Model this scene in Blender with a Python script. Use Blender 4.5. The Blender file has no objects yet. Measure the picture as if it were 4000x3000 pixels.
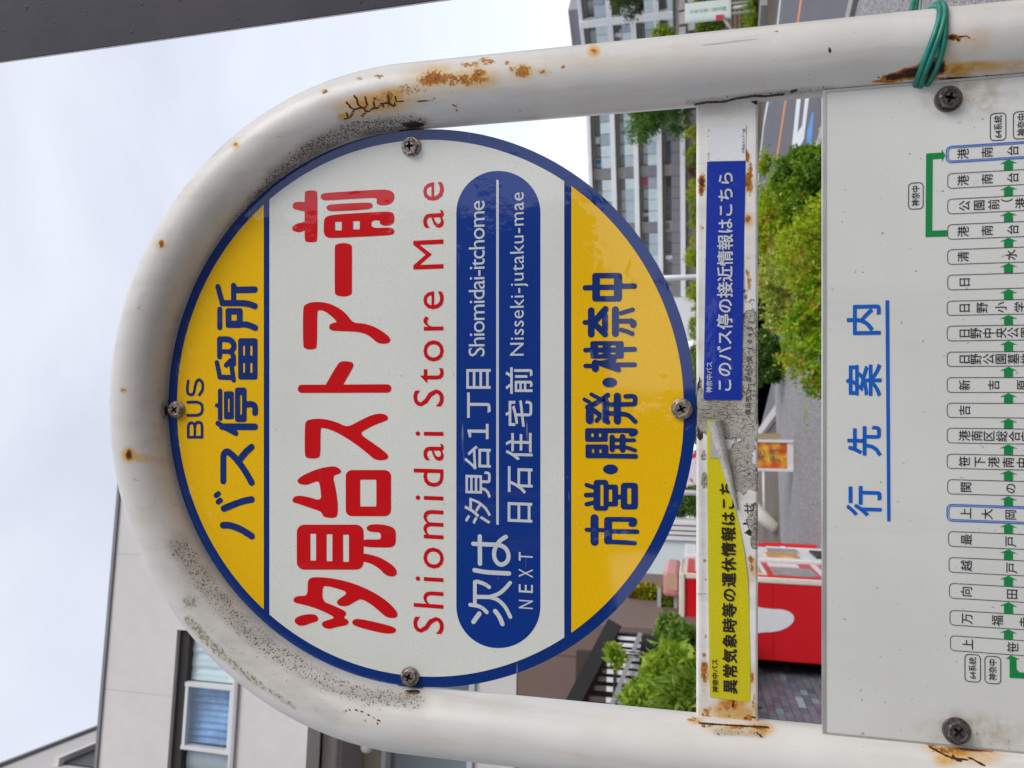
import bpy, bmesh, math, random
import numpy as np
from mathutils import Vector, Matrix, geometry
random.seed(7); rng = np.random.default_rng(7)
scene = bpy.context.scene
col = scene.collection
R = math.radians

# ---------------------------------------------------------------- camera (phone held upright: the frame is turned a quarter)
TILT = R(13.4); FPX = 3004.0; CAMZ = 1.70
cT, sT = math.cos(TILT), math.sin(TILT)
CAM = np.array([0.0, 0.0, CAMZ]); FW = np.array([0, cT, sT]); UP = np.array([0, -sT, cT]); RT = np.array([1.0, 0, 0])
cd = bpy.data.cameras.new('camera'); cam = bpy.data.objects.new('camera', cd); col.objects.link(cam)
M = Matrix((( -UP[0], RT[0], -FW[0], CAM[0]), (-UP[1], RT[1], -FW[1], CAM[1]), (-UP[2], RT[2], -FW[2], CAM[2]), (0, 0, 0, 1)))
cam.matrix_world = M
cd.sensor_fit = 'HORIZONTAL'; cd.sensor_width = 36.0; cd.lens = FPX / 4000 * 36.0
cd.clip_start = 0.05; cd.clip_end = 2000
cd.dof.use_dof = True; cd.dof.focus_distance = 0.61; cd.dof.aperture_fstop = 16
scene.camera = cam

# ---------------------------------------------------------------- world: overcast daylight
SUN_EL, SUN_AZ = R(34), R(128)          # azimuth from +Y towards +X
w = bpy.data.worlds.new("World"); scene.world = w; w.use_nodes = True
nt = w.node_tree; N = nt.nodes; Lk = nt.links; N.clear()
def wn(t, **k):
    n = N.new(t)
    for a, b in k.items(): setattr(n, a, b)
    return n
out = wn('ShaderNodeOutputWorld'); bg1 = wn('ShaderNodeBackground'); bg2 = wn('ShaderNodeBackground'); addn = wn('ShaderNodeAddShader')
sky = wn('ShaderNodeTexSky', sky_type='NISHITA', sun_disc=False, sun_elevation=SUN_EL, sun_rotation=SUN_AZ)
bg1.inputs['Strength'].default_value = 0.05
Lk.new(sky.outputs[0], bg1.inputs['Color'])
tc = wn('ShaderNodeTexCoord'); mp = wn('ShaderNodeMapping'); mp.inputs['Scale'].default_value = (1.0, 1.0, 2.2)
ns = wn('ShaderNodeTexNoise'); ns.inputs['Scale'].default_value = 2.6; ns.inputs['Detail'].default_value = 5; ns.inputs['Roughness'].default_value = 0.5; ns.inputs['Distortion'].default_value = .4
Lk.new(tc.outputs['Generated'], mp.inputs[0]); Lk.new(mp.outputs[0], ns.inputs['Vector'])
cr = wn('ShaderNodeValToRGB'); cr.color_ramp.elements[0].position = 0.34; cr.color_ramp.elements[1].position = 0.66
cr.color_ramp.elements[0].color = (0.65, 0.67, 0.745, 1); cr.color_ramp.elements[1].color = (0.80, 0.815, 0.87, 1)
Lk.new(ns.outputs['Fac'], cr.inputs[0])
sx = wn('ShaderNodeSeparateXYZ'); Lk.new(tc.outputs['Generated'], sx.inputs[0])
mr = wn('ShaderNodeMapRange'); mr.inputs['From Min'].default_value = 0.05; mr.inputs['From Max'].default_value = 0.55; mr.inputs['To Min'].default_value = 1.0; mr.inputs['To Max'].default_value = 0.0
mr.interpolation_type = 'SMOOTHSTEP'
Lk.new(sx.outputs['Z'], mr.inputs['Value'])
mx = wn('ShaderNodeMix', data_type='RGBA'); Lk.new(mr.outputs[0], mx.inputs['Factor']); Lk.new(cr.outputs[0], mx.inputs['A']); mx.inputs['B'].default_value = (0.90, 0.92, 0.98, 1)
Lk.new(mx.outputs['Result'], bg2.inputs['Color']); bg2.inputs['Strength'].default_value = 0.84
Lk.new(bg1.outputs[0], addn.inputs[0]); Lk.new(bg2.outputs[0], addn.inputs[1]); Lk.new(addn.outputs[0], out.inputs['Surface'])
sd = bpy.data.lights.new('sun', 'SUN'); sun = bpy.data.objects.new('sun', sd); col.objects.link(sun)
sd.energy = 1.5; sd.angle = R(30); sd.color = (1.0, 0.97, 0.92)
sdir = Vector((math.sin(SUN_AZ)*math.cos(SUN_EL), math.cos(SUN_AZ)*math.cos(SUN_EL), math.sin(SUN_EL)))
sun.rotation_euler = sdir.to_track_quat('Z', 'Y').to_euler(); sun.location = (4, 2, 8)
scene.view_settings.view_transform = 'Standard'; scene.view_settings.look = 'None'
scene.view_settings.gamma = 1; scene.view_settings.use_curve_mapping = False
scene.view_settings.exposure = 0.22
scene.cycles.max_bounces = 6; scene.cycles.caustics_reflective = False; scene.cycles.caustics_refractive = False

# ---------------------------------------------------------------- measuring helpers: a point of the photograph (4000 x 3000) onto a real surface
def ray(X, Y):
    a = (X - 2000.0) / FPX; b = (1500.0 - Y) / FPX
    return FW - a * UP + b * RT
def P(X, Y, y):
    d = ray(X, Y); return CAM + d * (y / d[1])
def G(X, Y, z=0.0):
    d = ray(X, Y); return CAM + d * ((z - CAMZ) / d[2])
def proj(v):
    v = np.asarray(v) - CAM
    f = v @ FW; return 2000 - (v @ UP) / f * FPX, 1500 - (v @ RT) / f * FPX
class Fr:                                   # a vertical wall plane: s along it, z up, n out of it
    def __init__(s, p, ang):                # ang: direction of +s in the ground plane, measured from +x towards +y
        s.p = np.array([p[0], p[1], 0.0]); s.u = np.array([math.cos(ang), math.sin(ang), 0]); s.n = np.array([math.sin(ang), -math.cos(ang), 0])
    def hit(s, X, Y, n=0.0):
        d = ray(X, Y); p = s.p + s.n * n
        t = ((p - CAM) @ s.n) / (d @ s.n); q = CAM + d * t
        return (q - s.p) @ s.u, q[2]
    def pt(s, a, z, n=0.0):
        q = s.p + s.u * a + s.n * n; return (q[0], q[1], z)

# ---------------------------------------------------------------- object helpers
def tag(o, label=None, cat=None, group=None, kind=None):
    if label: o['label'] = label
    if cat: o['category'] = cat
    if group: o['group'] = group
    if kind: o['kind'] = kind
    return o
def empty(name, loc, label=None, cat=None, group=None):
    o = bpy.data.objects.new(name, None); col.objects.link(o); o.location = loc; o.empty_display_size = 0.1
    return tag(o, label, cat, group)
def place(o, parent):
    if parent is not None:
        o.parent = parent
        r = parent; off = Vector((0, 0, 0))
        while r is not None: off += r.location; r = r.parent
        o.location = -off
    return o
class MB:
    def __init__(s): s.v = []; s.f = []; s.m = []; s.cur = 0
    def quad(s, *p):
        b = len(s.v); s.v += [tuple(map(float, q)) for q in p]; s.f.append(tuple(range(b, b + len(p)))); s.m.append(s.cur); return s
    def box(s, x0, x1, y0, y1, z0, z1):
        return s.hexa([(x0,y0,z0),(x1,y0,z0),(x1,y1,z0),(x0,y1,z0),(x0,y0,z1),(x1,y0,z1),(x1,y1,z1),(x0,y1,z1)])
    def hexa(s, p):
        b = len(s.v); s.v += [tuple(map(float, q)) for q in p]
        for f in ((3,2,1,0),(4,5,6,7),(0,1,5,4),(1,2,6,5),(2,3,7,6),(3,0,4,7)): s.f.append(tuple(b+i for i in f)); s.m.append(s.cur)
        return s
    def fbox(s, fr, s0, s1, z0, z1, n0, n1):
        if s0 > s1: s0, s1 = s1, s0
        if z0 > z1: z0, z1 = z1, z0
        if n0 > n1: n0, n1 = n1, n0
        return s.hexa([fr.pt(s0,z0,n1),fr.pt(s1,z0,n1),fr.pt(s1,z0,n0),fr.pt(s0,z0,n0),fr.pt(s0,z1,n1),fr.pt(s1,z1,n1),fr.pt(s1,z1,n0),fr.pt(s0,z1,n0)])
    def tube(s, pts, rad, seg=10, caps=True):
        pts = [Vector(p) for p in pts]; n = len(pts)
        rad = rad if hasattr(rad, '__len__') else [rad] * n
        b = len(s.v); prev = None
        for i, p in enumerate(pts):
            t = (pts[min(i+1, n-1)] - pts[max(i-1, 0)]).normalized()
            if prev is None:
                a = Vector((0,0,1)) if abs(t.z) < .9 else Vector((1,0,0)); u = t.cross(a).normalized()
            else: u = (prev - t * prev.dot(t)).normalized()
            prev = u; w_ = t.cross(u)
            for k in range(seg):
                an = 2*math.pi*k/seg; s.v.append(tuple(p + (u*math.cos(an) + w_*math.sin(an)) * rad[i]))
        for i in range(n-1):
            for k in range(seg):
                a0 = b+i*seg+k; a1 = b+i*seg+(k+1) % seg
                s.f.append((a0, a1, a1+seg, a0+seg)); s.m.append(s.cur)
        if caps:
            s.f.append(tuple(b+k for k in range(seg))[::-1]); s.m.append(s.cur)
            s.f.append(tuple(b+(n-1)*seg+k for k in range(seg))); s.m.append(s.cur)
        return s
    def build(s, name, mats, parent=None, label=None, cat=None, group=None, kind=None, smooth=False, bevel=0):
        me = bpy.data.meshes.new(name); me.from_pydata(s.v, [], s.f); me.update()
        mats = mats if isinstance(mats, (list, tuple)) else [mats]
        for m in mats: me.materials.append(m)
        if len(mats) > 1: me.polygons.foreach_set('material_index', s.m)
        if smooth: me.polygons.foreach_set('use_smooth', [True]*len(me.polygons))
        o = bpy.data.objects.new(name, me); col.objects.link(o)
        if bevel:
            bv = o.modifiers.new('bevel', 'BEVEL'); bv.width = bevel; bv.segments = 2; bv.limit_method = 'ANGLE'
        place(o, parent); return tag(o, label, cat, group, kind)

# ---------------------------------------------------------------- materials
class NT:
    def __init__(s, name):
        s.mat = bpy.data.materials.new(name); s.mat.use_nodes = True; s.t = s.mat.node_tree; s.t.nodes.clear()
        s.out = s.n('ShaderNodeOutputMaterial'); s.b = s.n('ShaderNodeBsdfPrincipled'); s.l(s.b.outputs[0], s.out.inputs['Surface'])
        s._tc = None
    def n(s, t, **k):
        q = s.t.nodes.new(t)
        for a, b in k.items(): setattr(q, a, b)
        return q
    def l(s, a, b): s.t.links.new(a, b)
    def put(s, sock, v):
        if hasattr(v, 'is_output'): s.l(v, sock)
        elif isinstance(v, (tuple, list)) and len(v) == 3 and sock.type == 'RGBA': sock.default_value = (*v, 1)
        else: sock.default_value = v
    def pos(s): 
        if s._tc is None: s._tc = s.n('ShaderNodeNewGeometry')
        return s._tc.outputs['Position']
    def noise(s, scale, detail=3, rough=.55, vec=None, stretch=None, out='Fac'):
        q = s.n('ShaderNodeTexNoise'); q.inputs['Scale'].default_value = scale; q.inputs['Detail'].default_value = detail; q.inputs['Roughness'].default_value = rough
        v = vec or s.pos()
        if stretch:
            m = s.n('ShaderNodeMapping'); m.inputs['Scale'].default_value = stretch; s.l(v, m.inputs[0]); v = m.outputs[0]
        s.l(v, q.inputs['Vector']); return q.outputs[out]
    def vor(s, scale, feature='F1', vec=None, out='Distance'):
        q = s.n('ShaderNodeTexVoronoi', feature=feature); q.inputs['Scale'].default_value = scale; s.l(vec or s.pos(), q.inputs['Vector']); return q.outputs[out]
    def m(s, op, a, b=0.0, c=None, clamp=False):
        q = s.n('ShaderNodeMath', operation=op, use_clamp=clamp); s.put(q.inputs[0], a); s.put(q.inputs[1], b)
        if c is not None: s.put(q.inputs[2], c)
        return q.outputs[0]
    def ss(s, v, a, b, lo=0.0, hi=1.0):
        q = s.n('ShaderNodeMapRange', interpolation_type='SMOOTHSTEP'); s.put(q.inputs['Value'], v)
        q.inputs['From Min'].default_value = a; q.inputs['From Max'].default_value = b; q.inputs['To Min'].default_value = lo; q.inputs['To Max'].default_value = hi
        return q.outputs[0]
    def mix(s, f, a, b, mode='MIX'):
        q = s.n('ShaderNodeMix', data_type='RGBA', blend_type=mode); s.put(q.inputs['Factor'], f); s.put(q.inputs['A'], a); s.put(q.inputs['B'], b); return q.outputs['Result']
    def ramp(s, f, stops):
        q = s.n('ShaderNodeValToRGB'); e = q.color_ramp.elements
        while len(e) < len(stops): e.new(0.5)
        for x, (p, c) in zip(e, stops): x.position = p; x.color = (*c, 1)
        s.put(q.inputs[0], f); return q.outputs[0]
    def bump(s, h, strength=.3, dist=.001, normal=None):
        q = s.n('ShaderNodeBump'); q.inputs['Strength'].default_value = strength; q.inputs['Distance'].default_value = dist; s.l(h, q.inputs['Height'])
        if normal: s.l(normal, q.inputs['Normal'])
        return q.outputs[0]
    def set(s, **k):
        names = dict(color='Base Color', rough='Roughness', metal='Metallic', normal='Normal', coat='Coat Weight', crough='Coat Roughness', cnormal='Coat Normal', spec='Specular IOR Level', emit='Emission Color', estr='Emission Strength', alpha='Alpha', trans='Transmission Weight', ior='IOR')
        for a, b in k.items(): s.put(s.b.inputs[names[a]], b)
        return s.mat
def srgb(r, g, b):
    return tuple((x/255/12.92 if x/255 <= .04045 else ((x/255+.055)/1.055)**2.4) for x in (r, g, b))
_mc = {}
def plain(name, c, rough=.6, var=.12, scale=3.0, metal=0, bump=0, spec=.4, bscale=60):
    if name in _mc: return _mc[name]
    q = NT(name); n1 = q.noise(scale, 4); n2 = q.noise(scale*9, 3)
    f = q.m('ADD', q.m('MULTIPLY', n1, .7), q.m('MULTIPLY', n2, .3))
    cc = q.mix(q.ss(f, .3, .7), tuple(x*(1-var) for x in c), tuple(min(1, x*(1+var)) for x in c))
    k = dict(color=cc, rough=rough, metal=metal, spec=spec)
    if bump: k['normal'] = q.bump(q.noise(bscale, 4), .5, bump)
    _mc[name] = q.set(**k); return _mc[name]

# ================================================================ THE SETTING
# asphalt / paving
def asphalt(name, c, speck=.35, scale=90, pat=.18):
    q = NT(name); big = q.noise(.45, 4); mid = q.noise(4, 3); sp = q.noise(scale, 3, .7)
    streak = q.noise(1.1, 3, .6, stretch=(1, .25, 1))
    a = q.mix(q.ss(big, .3, .7), tuple(x*(1-pat) for x in c), tuple(x*(1+pat) for x in c))
    a = q.mix(q.ss(streak, .45, .8, 0, .35), a, tuple(x*1.25 for x in c))
    a = q.mix(q.ss(mid, .5, .8, 0, .3), a, tuple(x*.7 for x in c))
    a = q.mix(q.ss(sp, .52, .68, 0, speck), a, tuple(min(1, x*2.2) for x in c))
    return q.set(color=a, rough=1.0, spec=.04, normal=q.bump(sp, .5, .004))
m_ground = asphalt('plaza_asphalt', (.110, .088, .072))
m_road = asphalt('road_asphalt', (.155, .153, .165), pat=.06, scale=120, speck=.2)
q = NT('washed_aggregate'); v1 = q.vor(75, out='Color'); v2 = q.vor(75); sepc = q.n('ShaderNodeSeparateColor'); q.l(v1, sepc.inputs[0])
cc = q.ramp(sepc.outputs[0], [(0, (.12,.12,.125)), (.35, (.3,.29,.29)), (.7, (.42,.39,.385)), (1, (.6,.58,.58))])
cc = q.mix(q.ss(v2, .35, .75, 0, .75), cc, (.1, .095, .1))
m_aggr = q.set(color=cc, rough=.8, normal=q.bump(v2, .6, .004))
def sheet(name, pts, z, mat, kind='structure', label=None, parent=None, cat=None):
    return MB().quad(*[(p[0], p[1], z) for p in pts]).build(name, mat, parent, label, cat, kind=kind)
sheet('ground', [(-700, -700), (700, -700), (700, 900), (-700, 900)], 0, m_ground)
# the road runs away to the left-front: all its long lines share one direction
rd = G(3039, 600) - G(3131, 0); rd = rd[:2] / np.linalg.norm(rd[:2]); rn = np.array([-rd[1], rd[0]])   # rn: towards far side or near side
if rn[1] < 0: rn = -rn
def rline(p, a, b, off=0): p = np.array(p[:2]); return p + rd * a + rn * off, p + rd * b + rn * off
def near_far(Xn, Yn, Xf, Yf):
    return G(Xn, Yn)[:2], G(Xf, Yf)[:2]
p_near, p_far = G(3384, 0)[:2], G(3000, 383)[:2]
wid = (p_far - p_near) @ rn
sheet('road', [p_near - rd*60, p_near + rd*90, p_near + rd*90 + rn*(wid+.25), p_near - rd*60 + rn*(wid+.25)], .004, m_road)
# sidewalk of washed aggregate with a kerb, the bus stop stands on it
kz = .12
mb = MB(); a0 = p_near - rn*.18; 
mb.hexa([(*(a0-rd*60-rn*7),-.02),(*(a0+rd*9-rn*7),-.02),(*(a0+rd*9),-.02),(*(a0-rd*60),-.02),(*(a0-rd*60-rn*7),kz-.004),(*(a0+rd*9-rn*7),kz-.004),(*(a0+rd*9),kz-.004),(*(a0-rd*60),kz-.004)])
mb.build('sidewalk', m_aggr, kind='structure')
m_conc = plain('kerb_concrete', (.36,.35,.335), .85, .15, 6, bump=.002)
def kerb(pa, pb, width, h, name, n=None, mat=None, kind='structure'):
    pa = np.array(pa[:2]); pb = np.array(pb[:2]); d = pb - pa; Ln = np.linalg.norm(d); d /= Ln; nn = np.array([-d[1], d[0]])
    n = n or max(1, int(Ln/.6)); m = MB(); st = Ln/n
    for i in range(n):
        a = pa + d*(i*st+.004); b = pa + d*((i+1)*st-.004)
        m.hexa([(*a,-.02),(*b,-.02),(*(b+nn*width),-.02),(*(a+nn*width),-.02),(*a,h),(*b,h),(*(b+nn*width),h),(*(a+nn*width),h)])
    return m.build(name, mat or m_conc, kind=kind)
kerb(p_near - rd*14, p_near + rd*9, -.178, .13, 'kerb')
# painted markings
m_white = plain('road_paint_white', (.66,.67,.68), .7, .08, 20); m_orange = plain('road_paint_orange', (.75,.27,.08), .7, .08, 20); m_bluep = plain('road_paint_blue', (.10,.27,.62), .7, .1, 20)
def stripe(name, pts, wpx, mat, ext0=0, ext1=0, z=.008):
    g = [G(*p)[:2] for p in pts]; d0 = g[0]-g[1]; d0 /= np.linalg.norm(d0); d1 = g[-1]-g[-2]; d1 /= np.linalg.norm(d1)
    g = [g[0]+d0*ext0] + g + [g[-1]+d1*ext1]; m = MB()
    for i in range(len(g)-1):
        d = g[i+1]-g[i]; L_ = np.linalg.norm(d)
        if L_ < 1e-6: continue
        nn = np.array([-d[1], d[0]])/L_*wpx/2
        m.quad((*(g[i]-nn),z),(*(g[i+1]-nn),z),(*(g[i+1]+nn),z),(*(g[i]+nn),z))
    return m.build(name, mat, kind='structure')
stripe('road_marking_orange', [(3131,0),(3118,87),(3073,374),(3039,600)], .17, m_orange, 25, 25)
stripe('road_marking_edge', [(3050,0),(3039,95),(3003,383),(2985,480),(2972,600)], .2, m_white, 25, 18)
def cpts(pts, ox, oy, s): return [(ox+x/s, oy+y/s) for x, y in pts]
def gpoly(name, pts, mat, z=.008): 
    return MB().quad(*[(*G(*p)[:2], z) for p in pts]).build(name, mat, kind='structure')
S5 = (2900, 300, 5.53)
gpoly('road_marking_chevron', cpts([(1200,300),(1290,300),(1200,1200),(1170,1250),(1300,1050),(1385,300),(1470,300),(1340,1350),(1150,1700),(1060,1700)], *S5), m_white)
gpoly('road_marking_arrow', cpts([(1530,740),(1555,800),(1510,1400),(1590,1470),(1570,1700),(1400,1700),(1405,1200)], *S5), m_bluep)
gpoly('road_marking_line', cpts([(1760,880),(1800,1000),(1660,1700),(1540,1700)], *S5), m_white)
gpoly('road_marking_bar', [(3340,0),(3365,0),(3345,70),(3326,100),(3318,62)], m_white, .009)
gpoly('road_marking_blue', [(3012,383),(3018,383),(3008,430)], m_bluep, .009)
# diagonal kerb of the forecourt
kerb(G(3124,1476), G(2968,1690), .22, .1, 'kerb', mat=plain('pale_kerb', (.5,.47,.45), .85, .1, 5))
kerb(G(3290,1380), G(3127,1472), .22, .1, 'kerb', mat=plain('pale_kerb', (.5,.47,.45)))
gpoly('parking_area', [(3118,1470),(2968,1676),(2900,1400),(2900,1000),(3080,1000)], asphalt('parking_asphalt', (.20,.20,.21)), .004)

gpoly('forecourt', [(3330,1350),(3124,1476),(2968,1690),(2880,1850),(2860,2950),(3700,2950),(3700,1350)], asphalt('forecourt_asphalt', (.165,.140,.120)), .010)
# ---------------------------------------------------------------- vegetation
def leaf_mat(name, stops, rough=.5):
    q = NT(name); at = q.n('ShaderNodeAttribute', attribute_name='tint')
    cc = q.ramp(at.outputs['Fac'], stops)
    q.set(color=cc, rough=rough, spec=.35)
    tr = q.n('ShaderNodeBsdfTranslucent'); q.l(q.mix(1.0, cc, (1.0, 1.0, .5), 'MULTIPLY'), tr.inputs['Color'])
    ms = q.n('ShaderNodeMixShader'); ms.inputs[0].default_value = .45
    q.l(q.b.outputs[0], ms.inputs[1]); q.l(tr.outputs[0], ms.inputs[2]); q.l(ms.outputs[0], q.out.inputs['Surface'])
    return q.mat
Y_ = [(0, (.08,.16,.012)), (.4, (.24,.38,.02)), (.8, (.44,.55,.03)), (.97,(.55,.62,.06)), (1, (.45,.16,.03))]
m_leaf_lime = leaf_mat('lime_leaves', Y_)
m_leaf_green = leaf_mat('green_leaves', [(0,(.025,.07,.015)), (.5,(.08,.19,.035)), (.85,(.20,.36,.06)), (1,(.32,.46,.10))])
m_leaf_dark = leaf_mat('dark_leaves', [(0,(.012,.028,.01)), (.5,(.035,.07,.02)), (1,(.09,.15,.035))])
m_leaf_hedge = leaf_mat('hedge_leaves', [(0,(.05,.10,.012)), (.6,(.2,.30,.02)), (1,(.44,.52,.03))])
m_bark = plain('bark', (.09,.065,.045), .9, .3, 12, bump=.004)
def leaves(c, sz, n_size, bias, flat=.0):
    """c: (n,3) centres; rhombus leaves, folded a little"""
    n = len(c); L_ = n_size[0] + rng.random(n)*(n_size[1]-n_size[0]); W_ = L_*sz
    d = rng.normal(size=(n,3)); d[:,2] += bias; d /= np.linalg.norm(d, axis=1)[:,None]
    u = np.cross(d, rng.normal(size=(n,3))); u /= np.linalg.norm(u, axis=1)[:,None]; nn = np.cross(d, u)
    p0 = c; p1 = c + d*(L_*.45)[:,None] + u*(W_/2)[:,None] + nn*(W_*.25)[:,None]; p2 = c + d*L_[:,None]; p3 = c + d*(L_*.45)[:,None] - u*(W_/2)[:,None] + nn*(W_*.25)[:,None]
    v = np.stack([p0,p1,p2,p3], 1).reshape(-1,3)
    return v
def leaf_mesh(name, v, tint, mat, parent, **k):
    n = len(v)//4; me = bpy.data.meshes.new(name)
    me.vertices.add(n*4); me.vertices.foreach_set('co', v.astype(np.float32).ravel())
    me.loops.add(n*4); me.loops.foreach_set('vertex_index', np.arange(n*4, dtype=np.int32))
    me.polygons.add(n); me.polygons.foreach_set('loop_start', (np.arange(n)*4).astype(np.int32))
    me.update(calc_edges=True); me.materials.append(mat)
    at = me.attributes.new('tint', 'FLOAT', 'POINT'); at.data.foreach_set('value', np.repeat(tint, 4).astype(np.float32))
    o = bpy.data.objects.new(name, me); col.objects.link(o); place(o, parent); return tag(o, **k)
def crown_points(blobs, n, shell=.55, clump=.25, twig=True):
    """clustered points over the surface of several ellipsoids"""
    tot = sum(b[3]*b[4] + b[3]*b[5] + b[4]*b[5] for b in blobs); out = []
    for (x, y, z, a, b, c) in blobs:
        k = int(n*(a*b+a*c+b*c)/tot); nc = max(4, k//45)
        d = rng.normal(size=(nc,3)); d /= np.linalg.norm(d, axis=1)[:,None]; r = shell + (1-shell)*rng.random(nc)**.6
        cc = d*r[:,None]
        idx = rng.integers(0, nc, k); pp = cc[idx] + rng.normal(size=(k,3))*clump*.55*(.5+rng.random((nc,1))[idx])
        out.append(pp*np.array([a,b,c]) + np.array([x,y,z]))
    return np.concatenate(out)
def bush(name, base, blobs, n, size, mat, label, cat='bush', group=None, sz=.45, bias=.5, tb=.5, trunk=.04, shell=.6, clump=.22):
    root = empty(name, (base[0], base[1], base[2]), label, cat, group)
    c = crown_points(blobs, n, shell, clump); c = c[c[:,2] > base[2]+.02]
    zs = (c[:,2]-c[:,2].min())/max(1e-6, np.ptp(c[:,2]))
    kf = .35/size[1]; from_noise = .16*np.sin(c[:,0]*kf*1.3+c[:,2]*kf)*np.sin(c[:,2]*kf*1.7+1.1*c[:,1]*kf) + .10*np.sin(c[:,0]*kf*3.1+.7)*np.sin(c[:,2]*kf*2.7+c[:,1])
    t = np.clip(tb + rng.normal(size=len(c))*.2 + from_noise, 0, .96)
    t += .07; dk_ = rng.random(len(c)) < .07; t[dk_] *= .4; t[rng.random(len(c)) < .004] = 1.0
    leaf_mesh('crown', leaves(c, sz, size, bias), t, mat, root)
    m = MB()
    for (x, y, z, a, b, cc_) in blobs[:5]:
        m.tube([(base[0], base[1], base[2]-.05), ((base[0]*.5+x*.5), (base[1]+y)/2, base[2]*.4+z*.6-cc_*.1), (x, y, z+cc_*.3)], [trunk, trunk*.7, trunk*.25], 7)
    m.build('trunk', m_bark, root, smooth=True)
    return root
# ================================================================ far apartment block (left wing + right wing)
m_slab = plain('white_slab_paint', (.84,.84,.85), .7, .05, 1.5)
m_beige = plain('beige_render', (.42,.40,.37), .8, .08, 1.2)
m_greyv = plain('purple_grey_panel', (.24,.225,.25), .7, .05, 1)
m_glass_rail = NT('frosted_rail'); m_glass_rail = m_glass_rail.set(color=(.50,.60,.62), rough=.15, spec=.6)
def pane_mat(name, c, r=.08):
    q = NT(name); nn = q.noise(1.2, 2); return q.set(color=q.mix(nn, tuple(x*.7 for x in c), c), rough=r, spec=.7)
m_panes = [pane_mat('pane_dark', (.03,.035,.04)), pane_mat('pane_grey', (.14,.16,.18)), pane_mat('pane_curtain', (.5,.52,.52)), pane_mat('pane_pale', (.36,.42,.44))]
m_rails = [pane_mat('rail_pale', (.66,.78,.79), .2), pane_mat('rail_blue', (.48,.60,.66), .2), pane_mat('rail_grey', (.36,.44,.49), .2)]
def wing(fr, Yref, tops, Ya, Yb, bay, name, label, dep=12, solid_low=True, piers=()):
    """tops: list of photo X of the top edge of each white slab band, measured at Yref"""
    z = lambda X: fr.hit(X, Yref)[1]
    sA = fr.hit(2450, Ya)[0]; sB = fr.hit(2450, Yb)[0]
    if sA > sB: sA, sB = sB, sA
    root = empty(name, fr.pt((sA+sB)/2, 0, -dep/2), label, 'building')
    MB().fbox(fr, sA, sB, -.2, z(tops[0])+.0, -dep, -1.6).build('wall', m_beige, root)
    ztop = z(tops[0])
    MB().fbox(fr, sA-.3, sB+.3, ztop-.05, ztop+.35, -dep-.3, .05).build('roof', m_slab, root)
    nb = int(round((sB-sA)/bay)); st = (sB-sA)/nb
    pmesh = {}
    for k, X in enumerate(tops[1:]):
        zt = z(X); zb = zt - .55; up = z(tops[k]) - (.55 if k else .05)
        MB().fbox(fr, sA, sB, zb, zt, -1.6, .0).build('floor_slab', m_slab, root)
        H = up - zt; low = solid_low and k == len(tops)-2
        MB().fbox(fr, sA, sB, up-.35, up, -1.55, -1.25).build('beam', m_beige, root)
        for i in range(nb):
            s0 = sA+i*st; pier = any(abs((s0+st/2)-p) < st*.5 for p in piers)
            key = ('w', k)
            def inst(key, s_, z0, z1, n0, n1, width, mat, nm, g):
                kk = (key, mat.name)
                if kk not in pmesh:
                    mm = MB().box(0, width, 0, n1-n0, 0, z1-z0); oo = mm.build(nm, mat); pmesh[kk] = oo.data; bpy.data.objects.remove(oo)
                o = bpy.data.objects.new(nm, pmesh[kk]); col.objects.link(o)
                o.parent = root; o.location = Vector(fr.pt(s_, z0, n0)) - root.location
                o.rotation_euler = (0, 0, math.atan2(fr.u[1], fr.u[0]))
                return o
            if pier:
                inst('p', s0, zt, up, -1.6, -.9, st, m_beige, 'pier', 0)
            else:
                inst('w'+str(k), s0+.05, zt+.02, up-.45, -1.5, -1.45, st-.14, random.choice(m_panes), 'window', 0)
            inst('b'+str(k)+str(low), s0+.03, zt+.02, zt+.02+min(1.15, H*.48), -.14, -.08, st-.06, (m_greyv if (low or pier) else random.choices(m_rails, [5,3,2])[0]), 'balustrade_panel', 0)
    for _ in range(int(nb*.5)):
        k = random.randrange(len(tops)-1); i = random.randrange(nb); zt = z(tops[k+1]); s0 = sA+i*st+random.uniform(.1,.5)
        MB().fbox(fr, s0, s0+.75, zt+1.25, zt+1.8, -1.2, -.9).build('outdoor_unit', plain('unit_white', (.6,.6,.58), .6), root)
    for _ in range(int(nb*.45)):
        k = random.randrange(len(tops)-1); i = random.randrange(nb); zt = z(tops[k+1]); s0 = sA+i*st+random.uniform(.1,.3)
        MB().fbox(fr, s0, s0+random.uniform(.4,.9), zt+1.0, zt+1.75, -.6, -.56).build('laundry', plain(*random.choice([('cloth_white',(.75,.75,.78)),('cloth_blue',(.10,.25,.55)),('cloth_dark',(.08,.08,.1)),('cloth_grey',(.35,.33,.32)),('cloth_red',(.4,.06,.08))])), root)
    return root
# left wing
pl = P(2480, 500, 88); frL = Fr(pl, math.pi - R(17))        # +s runs left and away
frL.u = np.array([-math.cos(R(17)), math.sin(R(17)), 0]); frL.n = np.array([-math.sin(R(17)), -math.cos(R(17)), 0])
sp = lambda fr, Y, X=2450: fr.hit(X, Y)[0]
wing(frL, 500, [2304, 2382, 2472, 2564, 2656], 330, 1165, 1.28, 'apartment_building', 'long white apartment block with balcony bands, behind the round sign to its right', piers=(sp(frL,662), sp(frL,905)))
# white stair block at the left end of the wing
mb = MB(); a = sp(frL, 1168); b = sp(frL, 1330)
root = empty('stair_tower', frL.pt((a+b)/2, 0, -3), 'plain white stair tower at the left end of the long apartment block', 'building')
MB().fbox(frL, a, b, 0, frL.hit(2304, 500)[1]-2.5, -6, .4).build('wall', m_slab, root)
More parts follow.
